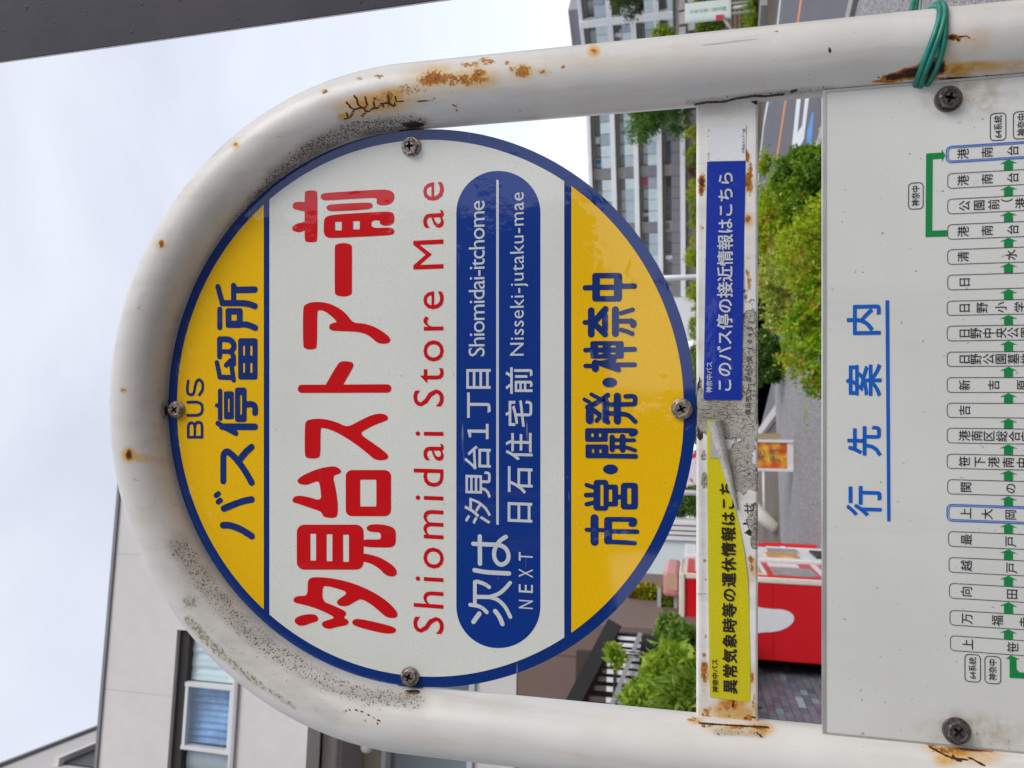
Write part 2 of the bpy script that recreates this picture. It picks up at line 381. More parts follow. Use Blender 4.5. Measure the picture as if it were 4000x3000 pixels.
# right wing, turned more
frR = Fr((0,0), 0); frR.u = np.array([-math.cos(R(48)), math.sin(R(48)), 0]); frR.n = np.array([-math.sin(R(48)), -math.cos(R(48)), 0]); frR.p = np.array([*P(2450, 100, 78)[:2], 0])
rootR = wing(frR, 100, [2276, 2371, 2462, 2553, 2640], -120, 240, 1.5, 'apartment_building', 'taller white apartment wing with a grey rooftop block, at the right edge', dep=9, solid_low=False, piers=())
a = frR.hit(2400, 92)[0]; b = frR.hit(2400, 66)[0]
MB().fbox(frR, a, b, 0, frR.hit(2276, 100)[1]+.2, -.5, .35).build('pillar', m_slab, rootR)
z0 = frR.hit(2274, 120)[1]; z1 = frR.hit(2240, 120)[1]
MB().fbox(frR, frR.hit(2260,195)[0], frR.hit(2260,40)[0], z0+.36, z1+.36, -5, -.3).build('rooftop_block', m_greyv, rootR)

# ---------------------------------------------------------------- things across the road on the right
# stone wall, kindergarten sign, fence, hedge, ground-cover slope
yS = 27.0
m_stone = plain('rubble_stone', (.36,.33,.32), .9, .3, 1.6, bump=.02, bscale=8)
root = empty('stone_wall', P(2700, 60, yS+3), 'grey stone retaining wall behind the white green-lettered sign', 'wall')
fS = Fr(P(2700, 60, yS+3), R(4))
sa = fS.hit(2700, 160)[0]; sb = fS.hit(2700, -120)[0]; za = fS.hit(2735, 60)[1]; zb = fS.hit(2640, 60)[1]
MB().fbox(fS, sa, sb, -.1, zb, -.8, 0).build('core', plain('mortar', (.17,.16,.15), .9), root)
smesh = []
for k in range(4):
    m = MB(); ww, hh = .52, .30
    pts = [(-ww/2+random.uniform(0,.08), -hh/2+random.uniform(0,.05)), (ww/2-random.uniform(0,.08), -hh/2+random.uniform(0,.05)), (ww/2-random.uniform(0,.06), hh/2-random.uniform(0,.05)), (-ww/2+random.uniform(0,.06), hh/2-random.uniform(0,.05))]
    m.hexa([(pts[0][0],-.1,pts[0][1]),(pts[1][0],-.1,pts[1][1]),(pts[1][0],.05,pts[1][1]),(pts[0][0],.05,pts[0][1]),(pts[3][0],-.1,pts[3][1]),(pts[2][0],-.1,pts[2][1]),(pts[2][0],.05,pts[2][1]),(pts[3][0],.05,pts[3][1])])
    o = m.build('stone', plain('stone_'+'abcd'[k], [(.42,.39,.38),(.33,.30,.30),(.5,.46,.45),(.38,.37,.36)][k], .9, .2, 4)); smesh.append(o.data); bpy.data.objects.remove(o)
nz = int((zb-.1)/.33)
for r_ in range(nz):
    for k in range(int((sb-sa)/.56)):
        o = bpy.data.objects.new('stone', random.choice(smesh)); col.objects.link(o); o.parent = root
        o.location = Vector(fS.pt(sa+.3+k*.56+(.28 if r_ % 2 else 0), .2+r_*.33, random.uniform(-.01,.03))) - root.location; o.rotation_euler = (0, random.uniform(-.06,.06), R(4))
# white sign on posts
def textobj(body, mat, size=1.0, offset=0.0, spacing=1.0, name='lettering'):
    c = bpy.data.curves.new(name, 'FONT'); c.body = body; c.size = size; c.space_character = spacing; c.resolution_u = 3
    o = bpy.data.objects.new(name, c); col.objects.link(o); bpy.context.view_layer.update()
    dg = bpy.context.evaluated_depsgraph_get(); me = bpy.data.meshes.new_from_object(o.evaluated_get(dg), depsgraph=dg)
    bpy.data.objects.remove(o); bpy.data.curves.remove(c)
    v = np.empty(len(me.vertices)*3); me.vertices.foreach_get('co', v); return me, v.reshape(-1,3)
fK = Fr(P(2770, 40, yS-4.5), R(-6))
sl, zt_ = fK.hit(2680, 92); sr, zb_ = fK.hit(2858, -12); zt_ = fK.hit(2676, 40)[1]; zb_ = fK.hit(2856, 40)[1]
# the board stands upright, its text runs from top to bottom in the turned photograph = sideways reading board: wide side is vertical
root = empty('kindergarten_sign', fK.pt((sl+sr)/2, 0, 0), 'white signboard with green characters standing on white posts across the road', 'sign')
s0 = fK.hit(2770, 76)[0]; s1 = fK.hit(2770, 3)[0]
MB().fbox(fK, s0, s1, zb_, zt_, -.16, 0).build('board', plain('sign_white', (.72,.78,.75), .5, .03), root, bevel=.01)
MB().fbox(fK, s0+.04, s1-.04, zb_+.05, zt_-.06, 0, .004).build('border', plain('sign_mint', (.6,.74,.66), .5, .03), root)
MB().fbox(fK, s0+.06, s1-.06, zb_+.07, zt_-.08, .004, .007).build('face', plain('sign_white', (.72,.78,.75)), root)
for k, ch in enumerate('汐見台第二愛児園'):
    me, v = textobj(ch, None, offset=.02); me.materials.clear(); me.materials.append(plain('sign_green', (.02,.28,.14), .5, .05))
    hh = (zt_-zb_-.26)/8; mn, mxx = v.min(0), v.max(0); sc = (hh*.9)/max(mxx[0]-mn[0], mxx[1]-mn[1]); 
    cx = (s0+s1)/2 - (mxx[0]+mn[0])/2*sc*1.0; cz = zt_-.13-hh*(k+.5) - (mxx[1]+mn[1])/2*sc
    vv = np.array([fK.pt(cx+p[0]*sc, cz+p[1]*sc, .010) for p in v]); me.vertices.foreach_set('co', vv.ravel()); me.update()
    o = bpy.data.objects.new('lettering', me); col.objects.link(o); place(o, root)
for X0, Y0, X1, Y1 in ((2820, 62, 2862, 118), (2860, 32, 2922, 22)):
    a = fK.hit(X0, Y0, -.1); b = fK.hit(X1, Y1, -.1)
    MB().tube([fK.pt(a[0], a[1], -.1), fK.pt(b[0], b[1], -.1)], .045, 8).build('brace', plain('post_white', (.62,.62,.58), .5), root, smooth=True)
for sx_ in (s0+.12, s1-.12):
    MB().tube([fK.pt(sx_, -.02, -.08), fK.pt(sx_, zt_, -.08)], .035, 8).build('post', plain('post_white', (.62,.62,.58)), root, smooth=True)
MB().fbox(fK, *sorted((fK.hit(2810, 72)[0]-.06, fK.hit(2810, 60)[0])), fK.hit(2826, 66)[1], fK.hit(2796, 66)[1], 0, .05).build('red_plate', plain('red_plate', (.5,.05,.05), .5), root)
# dark ledge along the foot of the right wing
MB().fbox(frR, frR.hit(2640,260)[0], frR.hit(2640,-160)[0], frR.hit(2652,100)[1], frR.hit(2630,100)[1], -.4, .6).build('terrace_ledge', plain('dark_ledge', (.10,.10,.10), .7), rootR)
# brown slat fence
fF = Fr(P(2870, 60, yS-1.5), R(3)); s0 = fF.hit(2870, 190)[0]; s1 = fF.hit(2870, -160)[0]; zt_ = fF.hit(2835, 60)[1]
root = empty('board_fence', fF.pt((s0+s1)/2, 0), 'dark brown horizontal board fence behind the white green-lettered sign', 'fence')
nb = 4; z_b = fF.hit(2905, 60)[1]
for k in range(nb):
    za = z_b + (zt_-z_b)*k/nb
    MB().fbox(fF, s0, s1, za+.02, za+(zt_-z_b)/nb-.03, -.05, 0).build('board', plain('fence_brown', (.12,.075,.055), .8, .15, 3), root)
    MB().fbox(fF, s0, s1, za+(zt_-z_b)/nb-.028, za+(zt_-z_b)/nb-.002, -.04, .02).build('batten', plain('fence_batten', (.30,.22,.17), .8, .1, 3), root)
k = s0
while k < s1:
    MB().fbox(fF, k, k+.08, -.02, zt_+.03, -.12, -.05).build('post', plain('fence_brown', (.12,.075,.055)), root); k += 1.8
# clipped hedge beyond the fence and ground-cover slope in front of it
def hedge(name, fr, s0, s1, z0, z1, th, n, size, mat, label, kind=None, tb=.6, group=None, cat='hedge'):
    c = np.empty((n,3)); s_ = s0 + rng.random(n)*(s1-s0); z_ = z0 + (z1-z0)*rng.random(n); nn_ = (rng.random(n)**.5)*th/2 + .02*rng.normal(size=n)
    top = rng.random(n) < .35; z_[top] = z1 + .04*rng.normal(size=top.sum()); nn_[top] = rng.uniform(-th/2, th/2, top.sum())
    wob = .06*np.sin(s_*4.1)+.05*np.sin(s_*9.7+1); z_ = z_ + wob*(z_-z0)/(z1-z0)
    for i in range(3): c[:,i] = fr.p[i] + fr.u[i]*s_ + fr.n[i]*nn_
    c[:,2] = z_
    t = np.clip(tb + rng.normal(size=n)*.2, 0, .97)
    if kind: return leaf_mesh(name, leaves(c, .5, size, .4), t, mat, None, label=label, cat=cat, kind=kind)
    root = empty(name, fr.pt((s0+s1)/2, max(0, z0)), label, cat, group)
    leaf_mesh('foliage', leaves(c, .5, size, .4), t, mat, root)
    MB().fbox(fr, s0+.08, s1-.08, 0, z1-.12, -th/2+.1, th/2-.12).build('inner_branches', plain('twig_dark', (.035,.045,.02), .95, .3, 8), root)
    return root
fH = Fr(P(2770, 60, yS+1.2), R(3))
hedge('clipped_hedge', fH, fH.hit(2770,190)[0], fH.hit(2770,-160)[0], fH.hit(2812,60)[1]-.9, fH.hit(2731,60)[1], .9, 9000, (.07,.13), leaf_mat('clipped_leaves', [(0,(.07,.13,.01)),(.6,(.16,.27,.015)),(1,(.26,.38,.02))]), 'bright green clipped hedge between the stone wall and the brown fence')
def slope(name, corners, n, size, mat, label, tb=.5, h=.25):
    c4 = [np.array(c) for c in corners]; a, b = rng.random(n)[:,None], rng.random(n)[:,None]
    c = (c4[0]*(1-a)+c4[1]*a)*(1-b) + (c4[3]*(1-a)+c4[2]*a)*b; c[:,2] += rng.random(n)*h*(.6+.4*np.sin(c[:,0]*2.3)*np.sin(c[:,1]*1.7))
    t = np.clip(tb + rng.normal(size=n)*.22 + .15*np.sin(c[:,0]*1.9)*np.sin(c[:,1]*2.7), 0, .97)
    return leaf_mesh(name, leaves(c, .5, size, .6), t, mat, None, label=label, kind='stuff', cat='ground cover')
fE = G(2985, 0)[:2]; e0 = fE - rd*30 ; e1 = fE + rd*12
edge_a = G(2978, -20); edge_b = G(2940, 640)
up_a = P(2895, -20, yS-2.2); up_b = P(2890, 640, 34)
slope('ground_cover', [edge_a+np.array([2.5,0,0]), edge_b, up_b, up_a+np.array([2.5,0,0])], 26000, (.10,.2), m_leaf_hedge, 'green and yellow ivy covering the bank across the road')
MB().quad(edge_a+np.array([2.5,0,-.05]), edge_b+np.array([0,0,-.05]), up_b+np.array([0,0,-.05]), up_a+np.array([2.5,0,-.05])).build('bank', plain('bank_soil', (.07,.055,.03), .95, .2, 2), kind='structure')
kerb(G(2996,-10), G(2955,560), .35, .16, 'far_kerb', mat=plain('far_kerb', (.27,.255,.25), .85, .1, 2))
# row of lime shrubs in front of the left wing and a loose tree
yh = 60.0
def px_bush(name, X0, X1, Y0, Y1, y, n, size, mat, label, dep=1.0, bz=0.0, **k):
    c = P((X0+X1)/2, (Y0+Y1)/2, y); a = P(X0, (Y0+Y1)/2, y); b = P(X1, (Y0+Y1)/2, y)
    l_ = P((X0+X1)/2, Y1, y); r_ = P((X0+X1)/2, Y0, y); hw = abs(r_[0]-l_[0])/2; hh = abs(a[2]-b[2])/2
    blobs = [(c[0], y, c[2], hw, hw*dep, hh)]
    for j in range(4): blobs.append((c[0]+random.uniform(-.5,.5)*hw, y+random.uniform(-.4,.2)*hw, c[2]+random.uniform(-.45,.45)*hh, hw*.55, hw*.55, hh*.55))
    return bush(name, (c[0], y, bz), blobs, n, size, mat, label, **k)
gl = 'lime green shrubs in a row before the long apartment block'
for i, (X0, X1, Y0, Y1, mt, lb) in enumerate([
    (2676, 2760, 480, 552, m_leaf_lime, 'lime shrub right of the others, under the feathery tree'),
    (2680, 2765, 560, 655, m_leaf_hedge, 'olive green shrub second from the right in the row'),
    (2677, 2762, 700, 800, m_leaf_lime, 'lime shrub just left of the reddish shrub'),
    (2684, 2765, 800, 905, m_leaf_hedge, 'dull olive shrub in the middle of the row'),
    (2680, 2762, 915, 1065, m_leaf_lime, 'broad lime shrub right of the white sign pole'),
    (2686, 2765, 1095, 1185, m_leaf_lime, 'small lime shrub just left of the white sign pole'),
    (2690, 2765, 1200, 1330, m_leaf_hedge, 'olive shrub at the left end of the row')]):
    px_bush('shrub', X0, X1, Y0, Y1, yh, 2200, (.12,.24), mt, lb, cat='shrub', group=gl, tb=.65, shell=.7)
m_leaf_red = leaf_mat('reddish_leaves', [(0,(.06,.03,.012)),(.6,(.20,.08,.03)),(1,(.30,.16,.05))])
px_bush('shrub', 2686, 2765, 630, 700, yh+1, 1800, (.12,.22), m_leaf_red, 'reddish brown shrub standing among the lime ones', cat='shrub', group=gl, tb=.5)
# feathery tree between the wings
def px_tree(name, X0, X1, Y0, Y1, y, n, size, mat, label, group=None, cat='tree', tb=.5, lobes=9, sz=.3, bias=-.6, rr=.34, trunk=.16):
    root_c = P((X0+X1)/2, (Y0+Y1)/2, y); blobs = []
    a = P(X0, (Y0+Y1)/2, y)[2]; b = P(X1, (Y0+Y1)/2, y)[2]; l_ = P((X0+X1)/2, Y1, y)[0]; r_ = P((X0+X1)/2, Y0, y)[0]
    hw, hh = abs(r_-l_)/2, abs(a-b)/2
    for j in range(lobes):
        th = random.uniform(0, 6.28); ph = random.uniform(-1, 1); q_ = 1-rr
        blobs.append((root_c[0]+math.cos(th)*math.sqrt(1-ph*ph)*hw*q_, y+math.sin(th)*hw*.6, root_c[2]+ph*hh*q_, hw*rr*1.3, hw*rr*1.3, hh*rr*1.2))
    blobs.append((root_c[0], y, root_c[2], hw*.6, hw*.6, hh*.6))
    return bush(name, (root_c[0], y, 0), blobs, n, size, mat, label, cat=cat, group=group, sz=sz, bias=bias, tb=tb, trunk=trunk, shell=.35, clump=.33)
px_tree('feathery_tree', 2380, 2712, 250, 560, 64, 20000, (.16,.36), m_leaf_green, 'feathery green tree standing between the two apartment wings', tb=.5)
px_tree('conifer_tree', 2315, 2590, -260, 62, 58, 15000, (.16,.34), m_leaf_dark, 'dark conifer hanging over the apartment wing at the right edge', tb=.65)
px_bush('shrub', 2540, 2640, 100, 185, 55, 1800, (.12,.25), m_leaf_lime, 'small lime shrub on the wing terrace beside the grey pole', cat='shrub', tb=.4)
# trees seen in the slit between disc and crossbar
px_tree('garden_tree', 2600, 2780, 1900, 2035, 30, 9000, (.1,.2), m_leaf_green, 'mid green garden tree left of the red and white banner', tb=.5, trunk=.09)
px_tree('garden_tree', 2620, 2790, 1560, 1720, 34, 8000, (.1,.2), m_leaf_green, 'mid green garden tree behind the top edge of the crossbar', tb=.65, trunk=.09)
px_bush('shrub', 2690, 2760, 1345, 1560, 36, 5000, (.08,.17), m_leaf_hedge, 'dark olive shrub under the lowest bolt of the disc', cat='shrub', tb=.35)
px_bush('shrub', 2700, 2800, 1735, 1905, 31, 4000, (.08,.17), m_leaf_green, 'green shrub under the red and white banner', cat='shrub', tb=.8)

# ================================================================ left: shop building with deep upper storey
m_wallw = plain('pinkish_render', (.66,.635,.63), .75, 0.06, .9)
m_capd = plain('metal_cap', (.22,.22,.24), .5, .1, 3)
m_brown = plain('brown_cladding', (.19,.13,.11), .7, .07, 2)
m_salmon = plain('salmon_cladding', (.42,.29,.24), .7, .05, 2)
m_slit = plain('dark_slit', (.035,.03,.03), .6)
frW = Fr(P(420, 2500, 6.2), R(6.6)); H = frW.hit
rootW = empty('shop_building', frW.pt(0, 0, -3), 'pale two storey shop building with a blue-curtained window, left of the bus stop', 'building')
zr = H(424, 2500)[1]; zlow = H(1203, 2830)[1]; sR = H(800, 1560)[0]
wz0, wz1 = H(925, 2660)[1], H(682, 2600)[1]; ws0 = -4.0; ws1 = H(720, 2462)[0]
# wall with a window opening: built as pieces round it
wall = MB()
wall.fbox(frW, -5, sR, wz1, zr, -.25, 0).fbox(frW, ws1, sR, zlow, wz1, -.25, 0).fbox(frW, -5, ws1, zlow, wz0, -.25, 0)
wall.build('wall', m_wallw, rootW)
MB().fbox(frW, -5, sR, zlow, zr-.2, -7, -1.2).build('inner_wall', m_wallw, rootW)
MB().fbox(frW, -5, sR+.02, zr, zr+.03, -.35, .02).build('roof_cap', m_capd, rootW)
MB().fbox(frW, -5, sR, zr-.25, zr-.02, -7, -.25).build('roof', m_capd, rootW)
for k_ in range(5):
    MB().fbox(frW, -4.2+k_*1.25, -4.2+k_*1.25+.008, wz1+.001, zr, -.1, .001).build('panel_joint', plain('joint_sealant', (.50,.48,.48), .8), rootW)
MB().fbox(frW, -5, sR, wz0-.03, wz0, -.02, .03).build('sill_flashing', plain('sill_metal', (.45,.44,.45), .4), rootW)
# window: frame, sliding panes, blue curtain
win = MB().fbox(frW, ws0, ws1, wz0-.001, wz0+.05, -.15, -.02).build('window', plain('white_frame', (.66,.68,.70), .5, .03), rootW)
fm = plain('white_frame', (.66,.68,.70))
mbw = MB().fbox(frW, ws0, ws1, wz1-.10, wz1, -.10, -.05); mbw.build('window_head', m_slit, rootW)
sA_, sB_ = H(780, 2925)[0], H(780, 2690)[0]
for (a, b, n_) in ((sA_-.035, sA_, -.06), (sB_, sB_+.035, -.06)):
    MB().fbox(frW, a, b, wz0+.05, wz1-.10, -.09, -.03).build('mullion', fm, win)
MB().fbox(frW, sA_, sB_, wz1-.135, wz1-.105, -.09, -.035).build('sash_head', fm, win)
MB().fbox(frW, sA_, sB_, wz0+.051, wz0+.085, -.09, -.035).build('sash_sill', fm, win)
def curtain(name, s0, s1, z0, z1, n, mat, amp=.018, k=26, parent=None, fr=frW):
    m = MB(); ns_ = 120; prev = None
    for i in range(ns_+1):
        s_ = s0+(s1-s0)*i/ns_; d = n + amp*math.sin(i*k/ns_*6.28/2.2) + amp*.6*math.sin(i*.37+1.3)
        cur = (fr.pt(s_, z0, d), fr.pt(s_, z1, d))
        if prev: m.quad(prev[0], cur[0], cur[1], prev[1])
        prev = cur
    return m.build(name, mat, parent, smooth=True)
m_curb = plain('blue_curtain', (.26,.42,.70), .8, .3, 4); m_curg = plain('grey_curtain', (.50,.53,.55), .8, .1, 2)
m_curm = plain('mint_blind', (.76,.86,.85), .7, .05, 2)
curtain('curtain', sA_+.0, sB_, wz0, wz1-.1, -.14, m_curb, amp=.009, k=19, parent=win)
curtain('curtain', -4, sA_-.035, wz0, wz1-.1, -.14, m_curg, parent=win)
curtain('curtain', sB_+.035, ws1, wz0, wz1-.1, -.12, m_curm, .006, 8, parent=win)
for a, b in ((-4.0, sA_-.06), (sA_, sB_), (sB_+.06, ws1)):
    q_ = MB().fbox(frW, a, b, wz0+.12, wz1-.155, -.062, -.057)
    if 'clear_glass' not in _mc:
        g = NT('clear_glass'); gl_ = g.n('ShaderNodeBsdfGlossy'); gl_.inputs['Roughness'].default_value = .02; gl_.inputs['Color'].default_value = (.9,.95,1,1)
        tr_ = g.n('ShaderNodeBsdfTransparent'); tr_.inputs['Color'].default_value = (.93,.96,.97,1); ms = g.n('ShaderNodeMixShader'); ms.inputs[0].default_value = .06; g.l(tr_.outputs[0], ms.inputs[1]); g.l(gl_.outputs[0], ms.inputs[2]); g.l(ms.outputs[0], g.out.inputs['Surface'])
        _mc['clear_glass'] = g.mat
    q_.build('pane', _mc['clear_glass'], win)
# lower part: beams and ground-floor front, set back
def zX(X, n=0, Y=2880): return frW.hit(X, Y, n)[1]
nb_ = -.35
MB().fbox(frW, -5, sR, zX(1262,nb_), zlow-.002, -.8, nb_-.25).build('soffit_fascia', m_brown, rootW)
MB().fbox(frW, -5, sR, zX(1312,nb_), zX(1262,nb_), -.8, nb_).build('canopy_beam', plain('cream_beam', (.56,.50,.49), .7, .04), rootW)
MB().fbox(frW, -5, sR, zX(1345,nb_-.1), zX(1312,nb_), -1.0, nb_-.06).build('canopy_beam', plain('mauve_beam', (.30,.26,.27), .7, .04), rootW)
frG = Fr(frW.p[:2] - frW.n[:2]*.95, R(6.6)); HG = frG.hit
zg = lambda X, Y=2850: HG(X, Y)[1]
sGR = HG(2200, 2431)[0]
def gwall(nm, X0, X1, mat, n=0.0, Y=2850, s0=-5, s1=None): return MB().fbox(frG, s0, sGR if s1 is None else s1, zg(X1,Y), zg(X0,Y), n-.15, n).build(nm, mat, rootW)
gwall('wall', 1200, 1418, m_brown); gwall('wall', 1418, 1500, plain('beige_cladding', (.42,.38,.33), .7, .05), .01)
gwall('door_head', 1500, 1516, fm, .04)
dz0, dz1 = zg(1831), zg(1516)
MB().fbox(frG, -5, sGR, dz0, dz1, -.15, -.10).build('shop_window', pane_mat('blue_grey_pane', (.22,.27,.32), .06), rootW)
gwall('window_sill', 1831, 1852, plain('pale_blue_frame', (.5,.56,.6), .5), .04)
gwall('wall', 1852, 2015, m_wallw, .0, 2760)
MB().fbox(frG, HG(2200,2560)[0], sGR, 1.36, zg(2015,2760)-.004, -.15, .0).build('wall', m_brown, rootW)
MB().fbox(frG, -5, HG(2200,2560)[0]-.002, 1.36, zg(2015,2760)-.004, -.15, -.01).build('wall', m_brown, rootW)
MB().fbox(frG, sGR-.1, sGR, 1.36, zlow-.02, -4, -.16).build('wall', m_brown, rootW)
# globe lamp on the beam (small white knob under the pipe)
c_ = P(1432, 2918, 6.6)
bm = bmesh.new(); bmesh.ops.create_uvsphere(bm, u_segments=16, v_segments=10, radius=.055); me = bpy.data.meshes.new('globe'); bm.to_mesh(me); bm.free(); me.materials.append(fm)
o = bpy.data.objects.new('globe_lamp', me); col.objects.link(o); place(o, rootW); o.location = Vector(c_) - rootW.location
for p_ in me.polygons: p_.use_smooth = True
# salmon return wall behind
frS = Fr(P(2420, 2400, 9.6), R(6.6)); HS = frS.hit
rootS = empty('side_annex', frS.pt(0, 0, -1), 'salmon coloured annex wall with a pale band behind the louvred stair', 'building')
zb1, zb2 = HS(2440, 2380)[1], HS(2415, 2380)[1]
a, b = HS(2420, 2640)[0], HS(2420, 2330)[0]
MB().fbox(frS, a, b, 0, HS(2490,2400)[1], -1.5, -.12).build('wall', m_brown, rootS)
MB().fbox(frS, a, b, HS(2490,2400)[1], zb1, -1.5, 0).build('wall', m_salmon, rootS)
MB().fbox(frS, a, b, zb1, zb2, -1.5, .05).build('band', plain('pale_band', (.60,.45,.40), .6, .03), rootS)
MB().fbox(frS, a, b, zb2, HS(2330,2380)[1], -1.5, -.02).build('wall', m_salmon, rootS)
# grey parapet/downpipe
MB().tube([frS.pt(HS(2560,2345)[0], HS(2560,2345)[1], .3), frS.pt(HS(2490,2395)[0], HS(2490,2395)[1], .3), frS.pt(HS(2490,2480)[0], HS(2490,2480)[1], .3)], .05, 8).build('downpipe', plain('grey_brown_pipe', (.22,.18,.17), .6), rootS)
# stair: dark stringer, rails and white upright slats
frT = Fr(P(2300, 2600, 6.4), R(14)); HT = frT.hit
rootT = empty('louvre_screen', frT.pt(0, 0, 0), 'dark stair flank with a row of white upright slats among the plants', 'screen')
a1, a2 = HT(2215, 2790), HT(2402, 2432)
def slant(nm, pA, pB, th, n0, n1, mat, par=rootT, fr=frT):
    d = np.array([pB[0]-pA[0], pB[1]-pA[1]]); d /= np.linalg.norm(d); nn = np.array([-d[1], d[0]])*th/2
    q = [(pA[0]-nn[0], pA[1]-nn[1]), (pB[0]-nn[0], pB[1]-nn[1]), (pB[0]+nn[0], pB[1]+nn[1]), (pA[0]+nn[0], pA[1]+nn[1])]
    return MB().hexa([fr.pt(q[0][0],q[0][1],n1),fr.pt(q[1][0],q[1][1],n1),fr.pt(q[1][0],q[1][1],n0),fr.pt(q[0][0],q[0][1],n0),fr.pt(q[3][0],q[3][1],n1),fr.pt(q[2][0],q[2][1],n1),fr.pt(q[2][0],q[2][1],n0),fr.pt(q[3][0],q[3][1],n0)]).build(nm, mat, par)
m_black = plain('black_metal', (.022,.02,.022), .5)
slant('stringer', a1, a2, .12, -.05, .05, m_black)
slant('handrail', HT(2395,2745), HT(2505,2470), .035, .06, .10, plain('grey_rail', (.30,.30,.34), .5))
m_slatd = plain('dark_slat', (.10,.075,.07), .7)
for k, Yk in enumerate((2493, 2519, 2544, 2571, 2600, 2628, 2660, 2697, 2741, 2785)):
    w_ = 13 + k*.9; lx = 2412 - k*6 if k < 4 else 2372 - (k-4)*1
    s_a, s_b = HT(2440, Yk+w_/2)[0], HT(2440, Yk-w_/2)[0]
    z_t, z_b = HT(lx, Yk)[1], HT(2505-k*2, Yk)[1]
    MB().fbox(frT, s_a, s_b, z_b, z_t, -.02, .01).build('slat', plain('white_slat', (.74,.75,.78), .5, .03), rootT)
    zt2 = HT(2300 + (2741-Yk)*.45 if Yk < 2745 else 2290, Yk)[1]
    MB().fbox(frT, s_a, s_b+.0, z_t+.002, zt2, -.02, .005).build('slat', m_slatd, rootT, label='dark stained upper slat')
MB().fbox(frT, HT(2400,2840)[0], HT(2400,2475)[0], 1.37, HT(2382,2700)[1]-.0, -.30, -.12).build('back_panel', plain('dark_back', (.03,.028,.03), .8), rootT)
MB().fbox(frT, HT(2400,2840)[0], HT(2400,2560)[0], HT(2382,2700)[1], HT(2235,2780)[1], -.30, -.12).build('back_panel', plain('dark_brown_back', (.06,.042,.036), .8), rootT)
MB().fbox(frT, HT(2400,2840)[0], HT(2400,2475)[0], HT(2400,2500)[1]-.02, HT(2400,2500)[1], -.02, .03).build('top_rail', m_black, rootT)
# garden bed plants on the left
gp = 'leafy plants in the bed below the louvred stair'
px_bush('bed_plant', 2440, 2640, 2690, 2850, 5.2, 5200, (.035,.085), leaf_mat('young_leaves', [(0,(.09,.20,.01)),(.5,(.28,.46,.03)),(1,(.56,.66,.12))]), 'bright leafy plant climbing over the white slats nearest the left post', cat='plant', group=gp, tb=.55, trunk=.008, shell=.3, clump=.35, bz=1.37)
mly = bpy.data.materials['young_leaves']
px_bush('bed_plant', 2365, 2445, 2510, 2600, 5.6, 330, (.03,.07), mly, 'small sprig in front of the upper end of the white slats', cat='plant', group=gp, tb=.6, trunk=.006, shell=.3, clump=.4, bz=1.37)
px_bush('bed_plant', 2530, 2740, 2560, 2720, 5.0, 5200, (.04,.11), mly, 'broad yellow green plant in the middle of the bed', cat='plant', group=gp, tb=.6, trunk=.008, shell=.3, clump=.35, bz=1.37)
px_bush('bed_plant', 2570, 2680, 2410, 2510, 6.0, 3000, (.03,.07), m_leaf_green, 'deep green shrub with reddish core under the planter box', cat='plant', group=gp, tb=.8, trunk=.01, bz=1.37)
px_bush('bed_plant', 2610, 2800, 2650, 2830, 4.7, 6500, (.05,.14), leaf_mat('strap_leaves', [(0,(.06,.13,.01)),(.5,(.20,.34,.03)),(1,(.44,.54,.12))]), 'grassy strap leaved plant at the lower corner of the bed', cat='plant', group=gp, tb=.6, sz=.16, trunk=.006, shell=.2, clump=.4, bias=1.2, bz=1.37)
px_bush('bed_plant', 2620, 2740, 2440, 2600, 5.6, 3600, (.03,.08), m_leaf_green, 'green plant beside the red vending machine', cat='plant', group=gp, tb=.7, trunk=.01, bz=1.37)
px_bush('bed_plant', 2475, 2570, 2290, 2345, 8.9, 2500, (.05,.1), m_leaf_lime, 'lime bush above the salmon annex', cat='plant', tb=.8, trunk=.02)
# planter box on the annex roof edge
frB = Fr(P(2600, 2360, 8.4), R(6)); HB = frB.hit
rootB = empty('planter_box', frB.pt(0, 0, 0), 'small galvanised frame planter with a white end cap beside the red machine', 'planter')
a, b = HB(2600, 2400)[0], HB(2600, 2300)[0]; z0, z1 = HB(2640, 2360)[1], HB(2575, 2360)[1]
for zz in (z0, z1): MB().fbox(frB, a, b, zz-.02, zz+.02, -.02, .02).build('rail', plain('galvanised', (.42,.44,.43), .5), rootB)
MB().fbox(frB, a-.04, a+.02, z0-.05, z1+.03, -.05, .05).build('end_plate', plain('galvanised', (.42,.44,.43)), rootB)
MB().fbox(frB, a-.08, a-.02, z1-.10, z1+.05, .05, .12).build('end_cap', plain('sign_cap_white', (.8,.8,.82), .4), rootB)
MB().fbox(frB, a, b, z0+.02, z1-.02, -.25, -.1).build('tray', plain('dark_soil_tray', (.08,.09,.06), .9), rootB)
c = crown_points([(frB.pt((a+b)/2,(z0+z1)/2,-.05)[0], frB.pt(0,0,-.05)[1], (z0+z1)/2, .12, .06, .08)], 700, .3, .4)
leaf_mesh('foliage', leaves(c, .4, (.02,.05), .5), np.clip(.6+rng.normal(size=len(c))*.2,0,.97), m_leaf_hedge, rootB)
